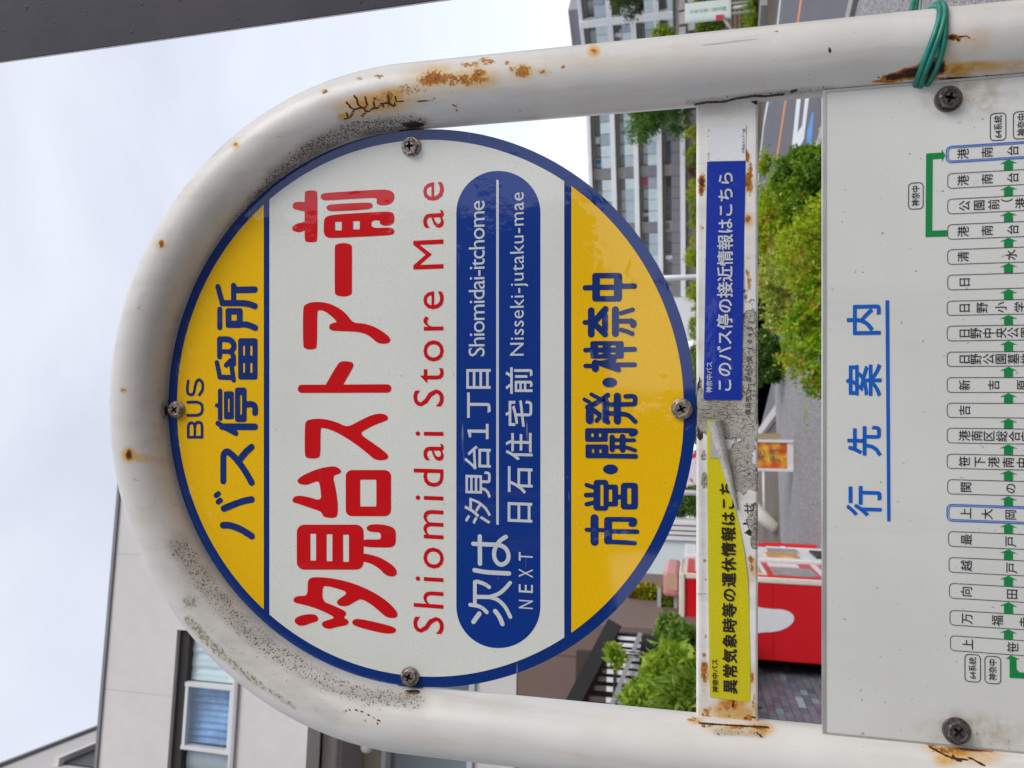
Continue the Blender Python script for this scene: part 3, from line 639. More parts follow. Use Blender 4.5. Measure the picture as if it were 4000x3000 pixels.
# building further left, its side wall running away
yb = 10.0; pA = P(190, 2923, yb); fV = Fr(pA, 0); dv = np.array([-.139, .990, 0]); fV.u = dv; fV.n = np.array([.990, .139, 0]); HV = fV.hit
zrf = HV(190, 2923)[1]; rootV = empty('rear_building', (pA[0]-3, pA[1], 0), 'taller pale building behind the shop roof with one dark louvre window', 'building')
MB().fbox(fV, -8, 8, 0, zrf, -6, 0).build('wall', plain('grey_render', (.52,.50,.49), .75, .04, .8), rootV)
MB().fbox(fV, -8, 8, zrf, zrf+.05, -6.05, .05).build('roof_cap', m_capd, rootV)
a = HV(275, 2990); b = HV(372, 2945)
MB().fbox(fV, a[0], b[0]+.5, a[1]-.5, a[1]+.12, .0, .03).build('window', plain('dark_louvre', (.05,.05,.06), .4), rootV)
MB().fbox(fV, a[0]-.1, b[0]+.5, a[1]+.12, a[1]+.2, .0, .12).build('window_hood', m_wallw, rootV)

# ================================================================ vending corner
ang = R(-5); Lx = np.array([math.sin(ang), math.cos(ang), 0]); Rx = np.array([math.cos(ang), -math.sin(ang), 0])
y0 = 7.9; C0 = P(2970, 2578, y0); C0 = np.array([C0[0], C0[1], 0.0])
class Fq(Fr):
    def __init__(s, p, u, n): s.p = np.array(p, float); s.u = u; s.n = n
# mosaic wall: plane along Lx facing Rx
fM = Fq(C0 - Rx*.16, Lx, Rx)
rootM = empty('mosaic_wall', tuple(C0 - Lx*2), 'wall of small grey blue mosaic tiles left of the red vending machine', 'wall')
MB().fbox(fM, -5.2, 1.2, 0, 1.40, -.25, 0).build('backing', plain('grout', (.09,.09,.088), .9, .1, 8), rootM)
MB().fbox(fM, -5.2, 1.2, 1.40, 1.45, -.28, .03).build('coping', m_conc, rootM)
MB().fbox(fM, -5.2, 6, .02, 1.36, -9, -.26).build('planter_soil', plain('soil', (.06,.045,.03), .95, .3, 5), kind='structure')
tcols = [(.13,.17,.21),(.15,.20,.23),(.18,.18,.22),(.09,.12,.16),(.24,.33,.36),(.20,.20,.25),(.15,.12,.20),(.20,.14,.14),(.34,.47,.52),(.13,.18,.18)]
tmats = []
for i, c_ in enumerate(tcols):
    q = NT('tile_glaze_'+'abcdefghij'[i]); tmats.append(q.set(color=q.mix(q.noise(30,2), tuple(x*.8 for x in c_), tuple(x*1.2 for x in c_)), rough=.45, spec=.3))
tw, th_ = .15, .068; tm = []
for k in range(len(tmats)):
    o = MB().box(0, tw-.006, 0, .006, 0, th_-.006).build('tile', tmats[k], bevel=0); tm.append(o.data); bpy.data.objects.remove(o)
zt_c = fM.hit(3000, 2700)[1]; zmin = fM.hit(3250, 2860)[1]; zmax = fM.hit(2950, 2600)[1]; smin = fM.hit(3100, 2870)[0]-.05
rotM = math.atan2(Lx[1], Lx[0]); stuff = MB(); cnt = 0; ktile = random.Random(3)
rowz = [.02 + th_*i for i in range(int(1.37/th_))]
for z_ in rowz:
    for j in range(int(6.3/tw)):
        s_ = -5.15 + j*tw + (.5*tw if int(z_/th_) % 2 else 0)
        q3 = fM.pt(s_+tw/2, z_+th_/2, 0); pxx, pyy = proj([q3]); vis = 2955 < pxx[0] < 3235 and 2590 < pyy[0] < 2860
        run = ktile.choice([0,1,2,2,3,4,5,9,5,6,7,8,0,2,5])
        if vis and cnt < 300:
            cnt += 1; o = bpy.data.objects.new('tile', tm[run]); col.objects.link(o); o.parent = rootM
            o.location = Vector(fM.pt(s_, z_, .006)) - rootM.location; o.rotation_euler = (0, 0, rotM); 
            continue
        stuff.cur = run; stuff.fbox(fM, s_, s_+tw-.006, z_, z_+th_-.006, .0, .006)
stuff.build('tile_field', tmats, rootM, kind='stuff')
# red vending machine: side towards us, front towards Rx
def chaikin0(p):
    for _ in range(2):
        q = []
        for i in range(len(p)):
            a, b = p[i], p[(i+1) % len(p)]; q += [(a[0]*.75+b[0]*.25, a[1]*.75+b[1]*.25), (a[0]*.25+b[0]*.75, a[1]*.25+b[1]*.75)]
        p = q
    return p
def machine(name, off, side_d, width, h, body, label, mats_, sel):
    o0 = C0 + Lx*off; root = empty(name, tuple(o0 + Lx*width/2 + Rx*side_d/2), label, 'vending machine')
    fs = Fq(o0, Rx, -Lx); ff = Fq(o0 + Rx*side_d, Lx, Rx)
    MB().fbox(fs, 0, side_d, .1, h, -width, 0).build('cabinet', body, root, bevel=.012)
    MB().fbox(fs, .05, side_d-.05, 0, .1, -width+.04, -.04).build('base', m_black, root)
    return root, fs, ff
m_red = plain('vending_red', (.62,.006,.012), .28, .04, 2, spec=.5); m_wh = plain('vending_white', (.78,.78,.80), .3, .03, 2)
m_cream = plain('cream_trim', (.75,.68,.60), .4)
rootR1, fs, ff = machine('vending_machine', 0, .76, 1.05, 1.80, m_red, 'red drinks vending machine with a white shape on its side, by the mosaic wall', None, None)
MB().fbox(fs, .745, .80, .1, 1.86, -1.05, .012).build('door', m_cream, rootR1, bevel=.01)
MB().fbox(fs, -.02, .80, 1.80, 1.86, -1.07, .03).build('top_rim', m_cream, rootR1, bevel=.015)
MB().fbox(fs, .55, .80, 1.86, 2.02, -1.0, 0).build('topper', plain('pink_topper', (.62,.25,.25), .4), rootR1, bevel=.04)
MB().fbox(fs, .62, .79, 1.875, 1.985, .0, .006).build('topper_panel', plain('salmon_panel', (.55,.33,.24), .5), rootR1)
# plain white splash on the side panel
pts = chaikin0([(2780,2520),(2880,2500),(2960,2470),(3040,2468),(3095,2440),(3105,2405),(3070,2380),(2990,2378),(2920,2360),(2860,2320),(2780,2310)])
MB().quad(*[fs.pt(*fs.hit(x, y), .004) for x, y in pts]).build('white_patch', plain('decal_white', (.75,.76,.80), .3, .04), rootR1)
for k_ in range(7): MB().fbox(fs, .08, .30, .22+k_*.035, .238+k_*.035, .0, .004).build('vent_slot', m_black, rootR1)
MB().fbox(fs, .0, .745, .955, .96, .0, .002).build('panel_seam', plain('dark_red_seam', (.25,.004,.008), .4), rootR1)
# front door details
def ffbox(root, nm, s0, s1, z0, z1, t, mat): return MB().fbox(ff, s0, s1, z0, z1, .04, .04+t).build(nm, mat, root)
m_prod = [plain('product_'+n_, c_, .3, .4, 14) for n_, c_ in (('amber',(.55,.30,.10)),('grey',(.3,.3,.31)),('olive',(.35,.33,.2)),('cream',(.6,.55,.45)))]
ffbox(rootR1, 'front_panel', .02, 1.03, .12, 1.78, .012, m_red)
ffbox(rootR1, 'display_window', .08, .97, 1.0, 1.7, .02, m_wh)
for r_ in range(3):
    for k in range(5): ffbox(rootR1, 'product', .12+k*.165, .24+k*.165, 1.05+r_*.21, 1.20+r_*.21, .03, m_prod[(r_+k) % 4])
ffbox(rootR1, 'coin_panel', .70, .95, .62, .93, .02, m_wh); ffbox(rootR1, 'poster', .10, .62, .52, .93, .02, m_prod[1]); ffbox(rootR1, 'delivery_flap', .2, .8, .18, .36, .025, m_black)
ffbox(rootR1, 'white_swoosh', .08, .97, .42, .48, .02, m_wh)
rootR2, fs2, ff = machine('vending_machine', 1.12, .80, 1.1, 1.80, m_wh, 'white vending machine standing beyond the red one', None, None)
MB().fbox(fs2, .795, .84, .1, 1.82, -1.1, .0).build('door', m_wh, rootR2, bevel=.01)
ffbox(rootR2, 'display_window', .10, .95, 1.0, 1.7, .02, plain('pale_panel', (.6,.62,.64), .3))
for r_ in range(2):
    for k in range(4): ffbox(rootR2, 'product', .14+k*.2, .28+k*.2, 1.08+r_*.3, 1.3+r_*.3, .03, m_prod[(r_*2+k) % 4])
ffbox(rootR2, 'poster', .15, .5, .55, .9, .02, m_prod[0]); ffbox(rootR2, 'poster', .6, .9, .5, .85, .02, m_prod[1]); ffbox(rootR2, 'delivery_flap', .2, .8, .18, .36, .025, m_black)
# recycling bins: white round bins with a red one behind
def bin_(off, rad, mat, label, h=.95):
    c = C0 + Lx*off + Rx*.62; root = empty('recycling_bin', tuple(c), label, 'bin', 'recycling bins beyond the machines')
    for a, b, r_ in ((.0,.55,rad),(.56,.62,rad*1.05),(.63,.8,rad),(.81,h,rad*.94)):
        MB().tube([tuple(c+np.array([0,0,a])), tuple(c+np.array([0,0,b]))], r_, 20).build('drum', mat, root, smooth=False)
    return root
bin_(2.62, .19, m_wh, 'white drum shaped recycling bin beyond the white machine', 1.3)
bin_(3.1, .19, m_red, 'red recycling bin behind the white drum', 1.2)
# pale building with white downpipes in the background
fP = Fr(P(2600, 2200, 25), R(2)); HP = fP.hit
rootP = empty('pale_building', fP.pt((HP(2600,2292)[0]+HP(2600,2030)[0])/2, 0, -2), 'pale mint building front with white columns, behind the vending machines', 'building')
a, b = HP(2600, 2292)[0], HP(2600, 2110)[0]
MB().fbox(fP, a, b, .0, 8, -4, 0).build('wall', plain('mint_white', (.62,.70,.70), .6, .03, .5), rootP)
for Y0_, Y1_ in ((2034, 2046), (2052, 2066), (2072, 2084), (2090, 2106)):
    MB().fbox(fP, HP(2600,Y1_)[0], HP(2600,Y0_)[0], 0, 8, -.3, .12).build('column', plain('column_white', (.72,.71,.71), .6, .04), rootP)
MB().fbox(fP, HP(2600,2110)[0], HP(2600,2030)[0], 0, 8, -.6, -.3).build('wall', plain('grey_wall', (.42,.41,.41), .7), rootP)  # plain grey wall set back between the white columns
# sandwich board with an orange poster
d_ = 13.3; gB = G(3128, 1778); fB = Fr(gB, R(0)); HBB = fB.hit
rootA = empty('sandwich_board', tuple(gB), 'white sandwich board with an orange and yellow food poster on the forecourt', 'signboard')
a, b = HBB(3000,1840)[0], HBB(3000,1717)[0]; m_bw = plain('board_white', (.78,.77,.80), .4, .02)
zt_ = 1.25
for nm, s0, s1, z0, z1 in (('frame_side', a, a+.045, .04, zt_), ('frame_side', b-.045, b, .04, zt_), ('frame_top', a+.045, b-.045, zt_-.05, zt_), ('frame_bottom', a+.045, b-.045, .04, .09)):
    MB().fbox(fB, s0, s1, z0, z1, -.03, .02).build(nm, m_bw, rootA)
zp = HBB(3075,1778)[1]
MB().fbox(fB, a+.045, b-.045, .09, zp, -.02, .0).build('lower_panel', m_bw, rootA)
q = NT('poster_print'); f1 = q.noise(5.5, 3, .6); pr = q.ramp(f1, [(0,(.55,.04,.02)),(.42,(.62,.10,.02)),(.52,(.75,.30,.03)),(.62,(.85,.55,.05)),(1,(.9,.75,.35))])
MB().fbox(fB, a+.045, b-.045, zp, zt_-.05, -.02, .001).build('poster', q.set(color=pr, rough=.35), rootA)
me, v = textobj('門', None, offset=.01); me.materials.clear(); me.materials.append(plain('poster_ink', (.16,.15,.12), .5))
sz_ = .20; z_t = HBB(3050,1778)[1]; vv = np.array([fB.pt(a+.16+p[0]*sz_*1.1, z_t+.02+p[1]*sz_*.95, .006) for p in v]); me.vertices.foreach_set('co', vv.ravel()); me.update(); o = bpy.data.objects.new('lettering', me); col.objects.link(o); place(o, rootA)
me, v = textobj('老', None, offset=.01); me.materials.clear(); me.materials.append(plain('poster_ink', (.16,.15,.12)))
vv = np.array([fB.pt(a+.16+p[0]*sz_*1.1, z_t+.27+p[1]*sz_*.95, .006) for p in v]); me.vertices.foreach_set('co', vv.ravel()); me.update(); o = bpy.data.objects.new('lettering', me); col.objects.link(o); place(o, rootA)
for s_ in (a+.03, b-.03): MB().tube([fB.pt(s_, .0, .12), fB.pt(s_, .1, .0)], .018, 6).build('foot', m_black, rootA)
MB().fbox(fB, a, b, 0, .04, -.06, .06).build('foot_bar', m_black, rootA)
MB().fbox(fB, b+.01, b+.10, HBB(3050,1715)[1], zt_, -.05, -.02).build('side_leaflet_rack', plain('tan_rack', (.40,.32,.17), .6), rootA)
# low white rail either side of the board
m_rail = plain('rail_white', (.55,.54,.54), .5)
rr_ = empty('low_rail', tuple(G(3060, 1900)), 'low white rail running left behind the sandwich board', 'rail')
p1 = G(3125,1846); p2 = G(3135,2060)
MB().tube([tuple(p1+np.array([0,.02,.03])), tuple(p2+np.array([0,.02,.03]))], .03, 8).build('bar', m_rail, rr_, smooth=True)
MB().tube([tuple(G(2988,1843)+np.array([0,0,.03])), tuple(G(2992,2030)+np.array([0,0,.03]))], .04, 8).build('bar', m_rail, rr_, smooth=True)
pk = G(2990, 1655); p3 = G(2990, 1712)
MB().tube([tuple(pk+np.array([0,0,.03])), tuple(p3+np.array([0,0,.03]))], .04, 8).build('wheel_stop', m_rail, label='short white bar on the forecourt right of the sandwich board', cat='wheel stop', smooth=True)
# folded cream parasol lying against the bins
pc = G(3040, 2070); MB().tube([(pc[0], pc[1], .02), (pc[0]+.25, pc[1]+.5, .35), (pc[0]+.55, pc[1]+1.2, .5)], [.12, .16, .03], 10).build('cloth_cover', plain('cream_cloth', (.52,.48,.43), .8), label='cream cloth cover lying beside the recycling bins', cat='cover', smooth=True)
# red white banner
fN = Fr(P(2700, 1830, 22), R(0)); rootN = empty('banner', fN.pt(0, 0, 0), 'red and white upright banner seen just above the crossbar', 'banner')
a, b = fN.hit(2700,1888)[0], fN.hit(2700,1760)[0]; zc0 = fN.hit(2716,1800)[1]
MB().fbox(fN, a, b, 1.2, 2.4, -.01, .01).build('cloth', (lambda q: q.set(color=q.ramp(q.noise(3.2,2), [(0,(.75,.72,.75)),(.47,(.75,.72,.75)),(.53,(.6,.03,.02)),(1,(.7,.12,.04))]), rough=.8))(NT('banner_print')), rootN)
MB().tube([fN.pt(a-.03, -.0, 0), fN.pt(a-.03, 2.5, 0)], .02, 6).build('pole', m_rail, rootN)
# white sign pole
pw = G(3006, 1080, .0); pw = P(2800, 1080, 14.0)
rootPole = empty('sign_pole', (pw[0], pw[1], 0), 'slim white pole standing behind the lime bush', 'pole')
MB().tube([(pw[0],pw[1],0),(pw[0],pw[1],3.4)], .05, 12).build('shaft', plain('pole_white', (.68,.71,.74), .4), rootPole, smooth=True)
MB().tube([(pw[0],pw[1],.0),(pw[0],pw[1],.45)], .075, 12).build('sleeve', plain('pole_sleeve', (.45,.52,.58), .5), rootPole, smooth=True)
p_ = P(2700, 1925, 26); MB().tube([(p_[0],p_[1],0),(p_[0],p_[1],4)], .09, 10).build('lamp_post', m_rail, label='white lamp post left of the banner, in front of the garden tree', cat='post', smooth=True)
# near lime bushes on the forecourt island
def nb(X0, X1, Y0, Y1, y, n, size, mat, label, **k): return px_bush('forecourt_bush', X0, X1, Y0, Y1, y, n, size, mat, label, cat='bush', **k)
gB_ = 'bushes on the island in front of the forecourt'
m_near_lime = leaf_mat('azalea_leaves', [(0,(.08,.18,.01)),(.35,(.26,.42,.015)),(.7,(.46,.60,.02)),(.95,(.58,.66,.08)),(1,(.6,.16,.03))])
nb(3010, 3420, 560, 860, 8.2, 17000, (.03,.065), leaf_mat('camellia_leaves', [(0,(.05,.13,.015)),(.4,(.14,.30,.03)),(.75,(.34,.50,.03)),(1,(.5,.62,.04))]), 'darker green rounded bush at the right end, by the blue road arrow', group=gB_, tb=.42, sz=.5, trunk=.03, shell=.72, clump=.16)
nb(2935, 3330, 680, 1050, 8.9, 26000, (.04,.075), m_near_lime, 'tall lime bush reaching up behind the crossbar', group=gB_, tb=.62, trunk=.03, shell=.75, clump=.15)
nb(2955, 3400, 900, 1330, 8.3, 22000, (.035,.065), leaf_mat('pale_lime_leaves', [(0,(.12,.20,.02)),(.4,(.32,.44,.06)),(.75,(.54,.62,.13)),(.96,(.64,.70,.24)),(1,(.5,.2,.06))]), 'pale lime bush in the middle, hiding the foot of the white pole', group=gB_, tb=.6, trunk=.03, shell=.75, clump=.15)
nb(3040, 3500, 760, 1200, 7.2, 16000, (.03,.055), m_near_lime, 'nearest lime bush whose top shows above the route panel', group=gB_, tb=.6, trunk=.03, shell=.78, clump=.14)
nb(3050, 3520, 1130, 1560, 7.0, 17000, (.03,.055), leaf_mat('nandina_leaves', [(0,(.07,.16,.01)),(.4,(.22,.42,.015)),(.8,(.42,.58,.02)),(.965,(.52,.64,.05)),(1,(.75,.22,.04))]), 'lime bush with a few orange leaves at the left end of the island', group=gB_, tb=.55, trunk=.03, shell=.78, clump=.14)
nb(2920, 3060, 1290, 1500, 15, 7000, (.05,.1), m_leaf_green, 'dark green clipped bush beside the parking area', group=gB_, tb=.45, trunk=.03, shell=.8, clump=.12)
nb(2965, 3035, 590, 700, 13, 900, (.04,.07), m_leaf_hedge, 'thin see-through twiggy bush at the road edge', group=gB_, tb=.7, trunk=.01, shell=.2, clump=.5)
pw_ = G(3182, 1625); c = rng.normal(size=(260,3))*np.array([.10,.10,.03]) + np.array([pw_[0], pw_[1], .05])
leaf_mesh('weed_tuft', leaves(c, .3, (.04,.09), 1.0), np.clip(.7+rng.normal(size=260)*.2,0,.97), m_leaf_lime, None, label='small green weed tuft growing in a forecourt crack', cat='weed', kind='stuff')

# ---------------------------------------------------------------- behind the photographer: unseen building added and shaped for the disc's reflections
rootH = empty('reflection_building', (-3, -8, 0), 'dark unseen building added behind the photographer to shape the reflections on the disc', 'building')
m_fb = plain('reflection_building_brown', (.13,.11,.10), .7, .15, 2)
MB().box(-9, 2.5, -13, -9.2, 3.2, 9.8).build('wall', m_fb, rootH)
MB().box(-2.4, -.1, -12.8, -9.6, 0, 3.2).build('wall', m_fb, rootH)
MB().box(-9, -8, -12.8, -9.6, 0, 3.2).build('wall', m_fb, rootH)

# ================================================================ THE BUS STOP
D = 0.589
def S(X, Y, y=D): return P(X, Y, y)
xs_l, xs_r = S(2298, 2753)[0], S(2298, 446)[0]
dc = S(1683, 1607.5); zt_d, zb_d = S(658, 1607)[2], S(2719, 1607)[2]
DC = np.array([ (xs_l+xs_r)/2, D, (zt_d+zb_d)/2 ]); DR = (zt_d-zb_d)/2
PR = 0.0258; AR = (xs_r-xs_l)/2 + PR
stop = empty('bus_stop', (DC[0], D, 0), 'rusty white tubular bus stop with a round yellow, white and blue sign', 'bus stop')
stop.location.z = kz
# ---- photograph-measured wear, as fields over the surface
def seg_d(X, Y, pts):
    best = np.full(X.shape, 1e9)
    for (x0, y0), (x1, y1) in zip(pts[:-1], pts[1:]):
        dx, dy = x1-x0, y1-y0; t = np.clip(((X-x0)*dx+(Y-y0)*dy)/(dx*dx+dy*dy+1e-9), 0, 1)
        best = np.minimum(best, np.hypot(X-x0-t*dx, Y-y0-t*dy))
    return best
def field(X, Y, blobs=(), lines=()):
    f = np.zeros(X.shape)
    for b in blobs:
        x, y, rx, ry, a = b[:5]; th = R(b[5]) if len(b) > 5 else 0
        u = (X-x)*math.cos(th)+(Y-y)*math.sin(th); v = -(X-x)*math.sin(th)+(Y-y)*math.cos(th)
        r = np.sqrt((u/rx)**2+(v/ry)**2); f = np.maximum(f, a*np.clip(1.5-r, 0, 1))
    for pts, w_, a in lines: f = np.maximum(f, a*np.clip(1.4-seg_d(X, Y, pts)/w_, 0, 1))
    return f
def setattrs(me, name, arr4):
    at = me.attributes.new(name, 'FLOAT_COLOR', 'POINT'); at.data.foreach_set('color', arr4.astype(np.float32).ravel())
def old_paint(name, base=(.66,.64,.61), peel=False):
    q = NT(name); a1 = q.n('ShaderNodeAttribute', attribute_name='wear'); a2 = q.n('ShaderNodeAttribute', attribute_name='wear2')
    s1 = q.n('ShaderNodeSeparateColor'); q.l(a1.outputs['Color'], s1.inputs[0]); rust, stain, grime, moss = s1.outputs[0], s1.outputs[1], s1.outputs[2], a1.outputs['Alpha']
    s2 = q.n('ShaderNodeSeparateColor'); q.l(a2.outputs['Color'], s2.inputs[0]); crack, pl_, dark = s2.outputs[0], s2.outputs[1], s2.outputs[2]
    big = q.noise(9, 3); n1 = q.noise(140, 5, .65); n2 = q.noise(420, 4, .6); n3 = q.noise(900, 3, .7); warp = q.noise(55, 4, .6)
    c = q.mix(q.ss(big, .35, .7), tuple(x*.93 for x in base), tuple(min(1, x*1.05) for x in base))
    c = q.mix(q.ss(q.noise(26, 4, .6, stretch=(3, 3, .35)), .45, .75, 0, .4), c, (.46,.42,.37)); c = q.mix(q.ss(q.noise(14, 5, .7), .5, .72, 0, .25), c, (.50,.44,.36))
    # faint freckles everywhere
    fr_ = q.m('MULTIPLY', q.ss(q.noise(520, 2, .5), .70, .76), q.ss(q.noise(60, 3), .5, .65)); c = q.mix(q.m('MULTIPLY', fr_, .7), c, (.10,.09,.08))
    # stain: yellow brown wash
    st = q.m('MULTIPLY', stain, q.ss(warp, .15, .75, .35, 1.0)); c = q.mix(q.ss(st, .02, .95, 0, .97), c, (.60,.36,.10))
    c = q.mix(q.ss(q.m('MULTIPLY', st, q.ss(n1, .35, .65)), .45, 1.1, 0, .9), c, (.52,.19,.022))
    # grime film and specks
    smear = q.noise(60, 5, .65, stretch=(1, 1, .3)); c = q.mix(q.m('MULTIPLY', q.ss(grime, .0, 1.2), q.ss(smear, .25, .75, .25, .8)), c, (.20,.18,.15))
    c = q.mix(q.ss(q.m('ADD', q.m('MULTIPLY', grime, .3), smear), .68, .98, 0, .30), c, (.20,.17,.13))
    spk = q.m('ADD', q.m('MULTIPLY', grime, .34), q.m('MULTIPLY', q.noise(620, 2, .5), 1.0)); c = q.mix(q.ss(spk, .82, .89, 0, .85), c, (.06,.052,.042))
    mo = q.m('MULTIPLY', moss, q.ss(q.noise(330, 4, .7), .38, .62)); c = q.mix(q.ss(moss, .2, 1.2, 0, .35), c, (.30,.27,.17)); c = q.mix(q.ss(mo, .3, .8, 0, .8), c, (.19,.165,.07))
    # rust with ragged edge
    rf = q.m('ADD', rust, q.m('ADD', q.m('MULTIPLY', q.m('SUBTRACT', n1, .5), 1.7), q.m('MULTIPLY', q.m('SUBTRACT', n2, .5), 2.4))); rf = q.m('SUBTRACT', rf, q.ss(rust, 0.0, .25, 3.0, 0.0)); rm = q.ss(rf, .52, .66)
    rc = q.ramp(q.m('ADD', q.m('MULTIPLY', n2, .7), q.m('MULTIPLY', q.ss(rust, .8, 1.8), -.35)), [(0,(.035,.012,.008)), (.16,(.08,.022,.01)), (.28,(.24,.07,.012)), (.40,(.46,.17,.022)), (.6,(.60,.32,.08))])
    halo = q.ss(rf, .15, .55, 0, .7); c = q.mix(halo, c, (.52,.32,.10)); c = q.mix(rm, c, rc)
    # cracks
    ck = q.m('ADD', crack, q.m('MULTIPLY', q.m('SUBTRACT', n3, .5), .6)); ckm = q.ss(ck, .45, .62); c = q.mix(q.ss(ck, .12, .5, 0, .75), c, (.50,.24,.06)); c = q.mix(ckm, c, (.06,.018,.008))
    dk = q.m('ADD', dark, q.m('MULTIPLY', q.m('SUBTRACT', n2, .5), 1.3)); c = q.mix(q.ss(dk, .5, .66), c, (.030,.022,.018))
    scrt = q.ss(q.noise(210, 2, .5, stretch=(1, 1, .06)), .70, .74); c = q.mix(q.m('MULTIPLY', q.m('MULTIPLY', scrt, q.ss(q.noise(22, 2), .48, .6)), .5), c, (.22,.20,.18))
    chp = q.m('MULTIPLY', q.ss(q.noise(300, 4, .6), .655, .68), q.ss(q.noise(34, 3), .55, .68)); c = q.mix(q.m('MULTIPLY', chp, .55), c, (.30,.26,.20))
    h = q.m('SUBTRACT', q.m('ADD', q.m('MULTIPLY', q.noise(32, 3), 1.1), q.m('MULTIPLY', q.noise(85, 3), .35)), q.m('ADD', q.m('MULTIPLY', rm, .5), ckm))
    if peel:
        ed = q.n('ShaderNodeTexVoronoi', feature='DISTANCE_TO_EDGE'); ed.inputs['Scale'].default_value = 620
        ed.inputs['Scale'].default_value = 260; wv = q.n('ShaderNodeMapping'); wv.inputs['Scale'].default_value = (1.5, 1, .7); vm = q.n('ShaderNodeVectorMath', operation='MULTIPLY_ADD'); q.l(q.pos(), wv.inputs[0])
        nv = q.n('ShaderNodeTexNoise'); nv.inputs['Scale'].default_value = 160; nv.inputs['Detail'].default_value = 4; q.l(q.pos(), nv.inputs['Vector'])
        q.l(nv.outputs['Color'], vm.inputs[0]); vm.inputs[1].default_value = (.006,.006,.006); q.l(wv.outputs[0], vm.inputs[2]); q.l(vm.outputs[0], ed.inputs['Vector'])
        pf = q.m('ADD', pl_, q.m('MULTIPLY', q.m('SUBTRACT', q.noise(95, 5, .65), .5), 2.2)); pm = q.ss(pf, .50, .56)
        pc_ = q.mix(n2, (.30,.285,.245), (.60,.57,.50)); pc_ = q.mix(q.ss(q.noise(38, 3), .4, .7), pc_, q.mix(n2, (.20,.18,.15), (.42,.39,.34)))
        em = q.m('MULTIPLY', q.ss(ed.outputs['Distance'], .0, .07, 1, 0), q.ss(q.noise(70,3), .35, .6, .25, .9)); pc_ = q.mix(em, pc_, (.035,.028,.02))
        rim = q.m('MULTIPLY', q.ss(pf, .40, .50), q.ss(pf, .56, .62, 1, 0)); c = q.mix(pm, c, pc_); c = q.mix(q.m('MULTIPLY', q.m('MULTIPLY', rim, q.ss(n1, .4, .6)), .9), c, (.05,.04,.03))
        h = q.m('SUBTRACT', h, q.m('MULTIPLY', pm, q.m('ADD', 1.0, em)))
    ro = q.mix(rm, (.36,.36,.36), (.9,.9,.9)); sr = q.n('ShaderNodeSeparateColor'); q.l(ro, sr.inputs[0])
    return q.set(color=c, rough=sr.outputs[0], spec=.45, normal=q.bump(h, .7, .0007))
m_pipe = old_paint('weathered_white_paint'); m_bar = old_paint('peeling_white_paint', (.78,.77,.74), True)
# ---- the tube: path up the left post, over the arch, down the right post
zc = DC[2]; SEG = 132
zs_f = np.concatenate([np.linspace(kz, 1.10, 30)[:-1], np.arange(1.10, zc, .0016)])
path = [(DC[0]-AR, z) for z in zs_f]; tang = [(0, 1)]*len(path)
na = int(math.pi*AR/.0015)
for i in range(na+1):
    a = math.pi - math.pi*i/na; path.append((DC[0]+AR*math.cos(a), zc+AR*math.sin(a))); tang.append((math.sin(a), -math.cos(a)))
for z in zs_f[::-1]: path.append((DC[0]+AR, z)); tang.append((0, -1))
path = np.array(path); tang = np.array(tang); nr = len(path); th = np.linspace(0, 2*math.pi, SEG, endpoint=False)
nx, nz_ = tang[:,1], -tang[:,0]                                     # in-plane normal
V = np.empty((nr, SEG, 3))
V[:,:,0] = path[:,0][:,None] + PR*np.cos(th)[None]*nx[:,None]; V[:,:,2] = path[:,1][:,None] + PR*np.cos(th)[None]*nz_[:,None]; V[:,:,1] = D + PR*np.sin(th)[None]
i0 = (np.arange(nr-1)[:,None]*SEG + np.arange(SEG)[None]); j = (np.arange(SEG)+1) % SEG; i1 = np.arange(nr-1)[:,None]*SEG + j[None]
F_ = np.stack([i0, i0+SEG, i1+SEG, i1], -1).reshape(-1, 4)
def grid_mesh(name, V, F_, mat, parent, wear, wear2, smooth=True, **k):
    me = bpy.data.meshes.new(name); me.vertices.add(len(V)); me.vertices.foreach_set('co', V.astype(np.float32).ravel())
    me.loops.add(len(F_)*4); me.loops.foreach_set('vertex_index', F_.astype(np.int32).ravel()); me.polygons.add(len(F_)); me.polygons.foreach_set('loop_start', (np.arange(len(F_))*4).astype(np.int32))
    me.update(calc_edges=True); me.polygons.foreach_set('use_smooth', np.full(len(F_), smooth)); me.materials.append(mat)
    setattrs(me, 'wear', wear); setattrs(me, 'wear2', wear2)
    o = bpy.data.objects.new(name, me); col.objects.link(o); place(o, parent); return tag(o, **k)
Vf = V.reshape(-1, 3); PX, PY = proj(Vf)
front = (np.sin(th)[None] < .35) * np.ones((nr, 1)); front = front.reshape(-1)
A_ = cpts([(370,70),(395,95),(400,140),(440,195),(370,215),(330,295),(300,300),(265,320)], 1250, 350, 2.765)
cracks = [A_, cpts([(290,135),(320,185),(365,215)],1250,350,2.765), cpts([(285,255),(300,300)],1250,350,2.765),
 cpts([(480,75),(495,130),(515,160),(480,200),(495,245),(450,290)],1250,350,2.765), cpts([(440,190),(480,205)],1250,350,2.765), cpts([(495,245),(540,220),(580,210),(585,90)],1250,350,2.765),
 cpts([(580,190),(620,205),(660,155),(740,145),(735,60)],1250,350,2.765), cpts([(740,145),(800,180),(815,140),(808,70)],1250,350,2.765), cpts([(740,60),(745,180)],1250,350,2.765), cpts([(680,150),(685,190)],1250,350,2.765)]
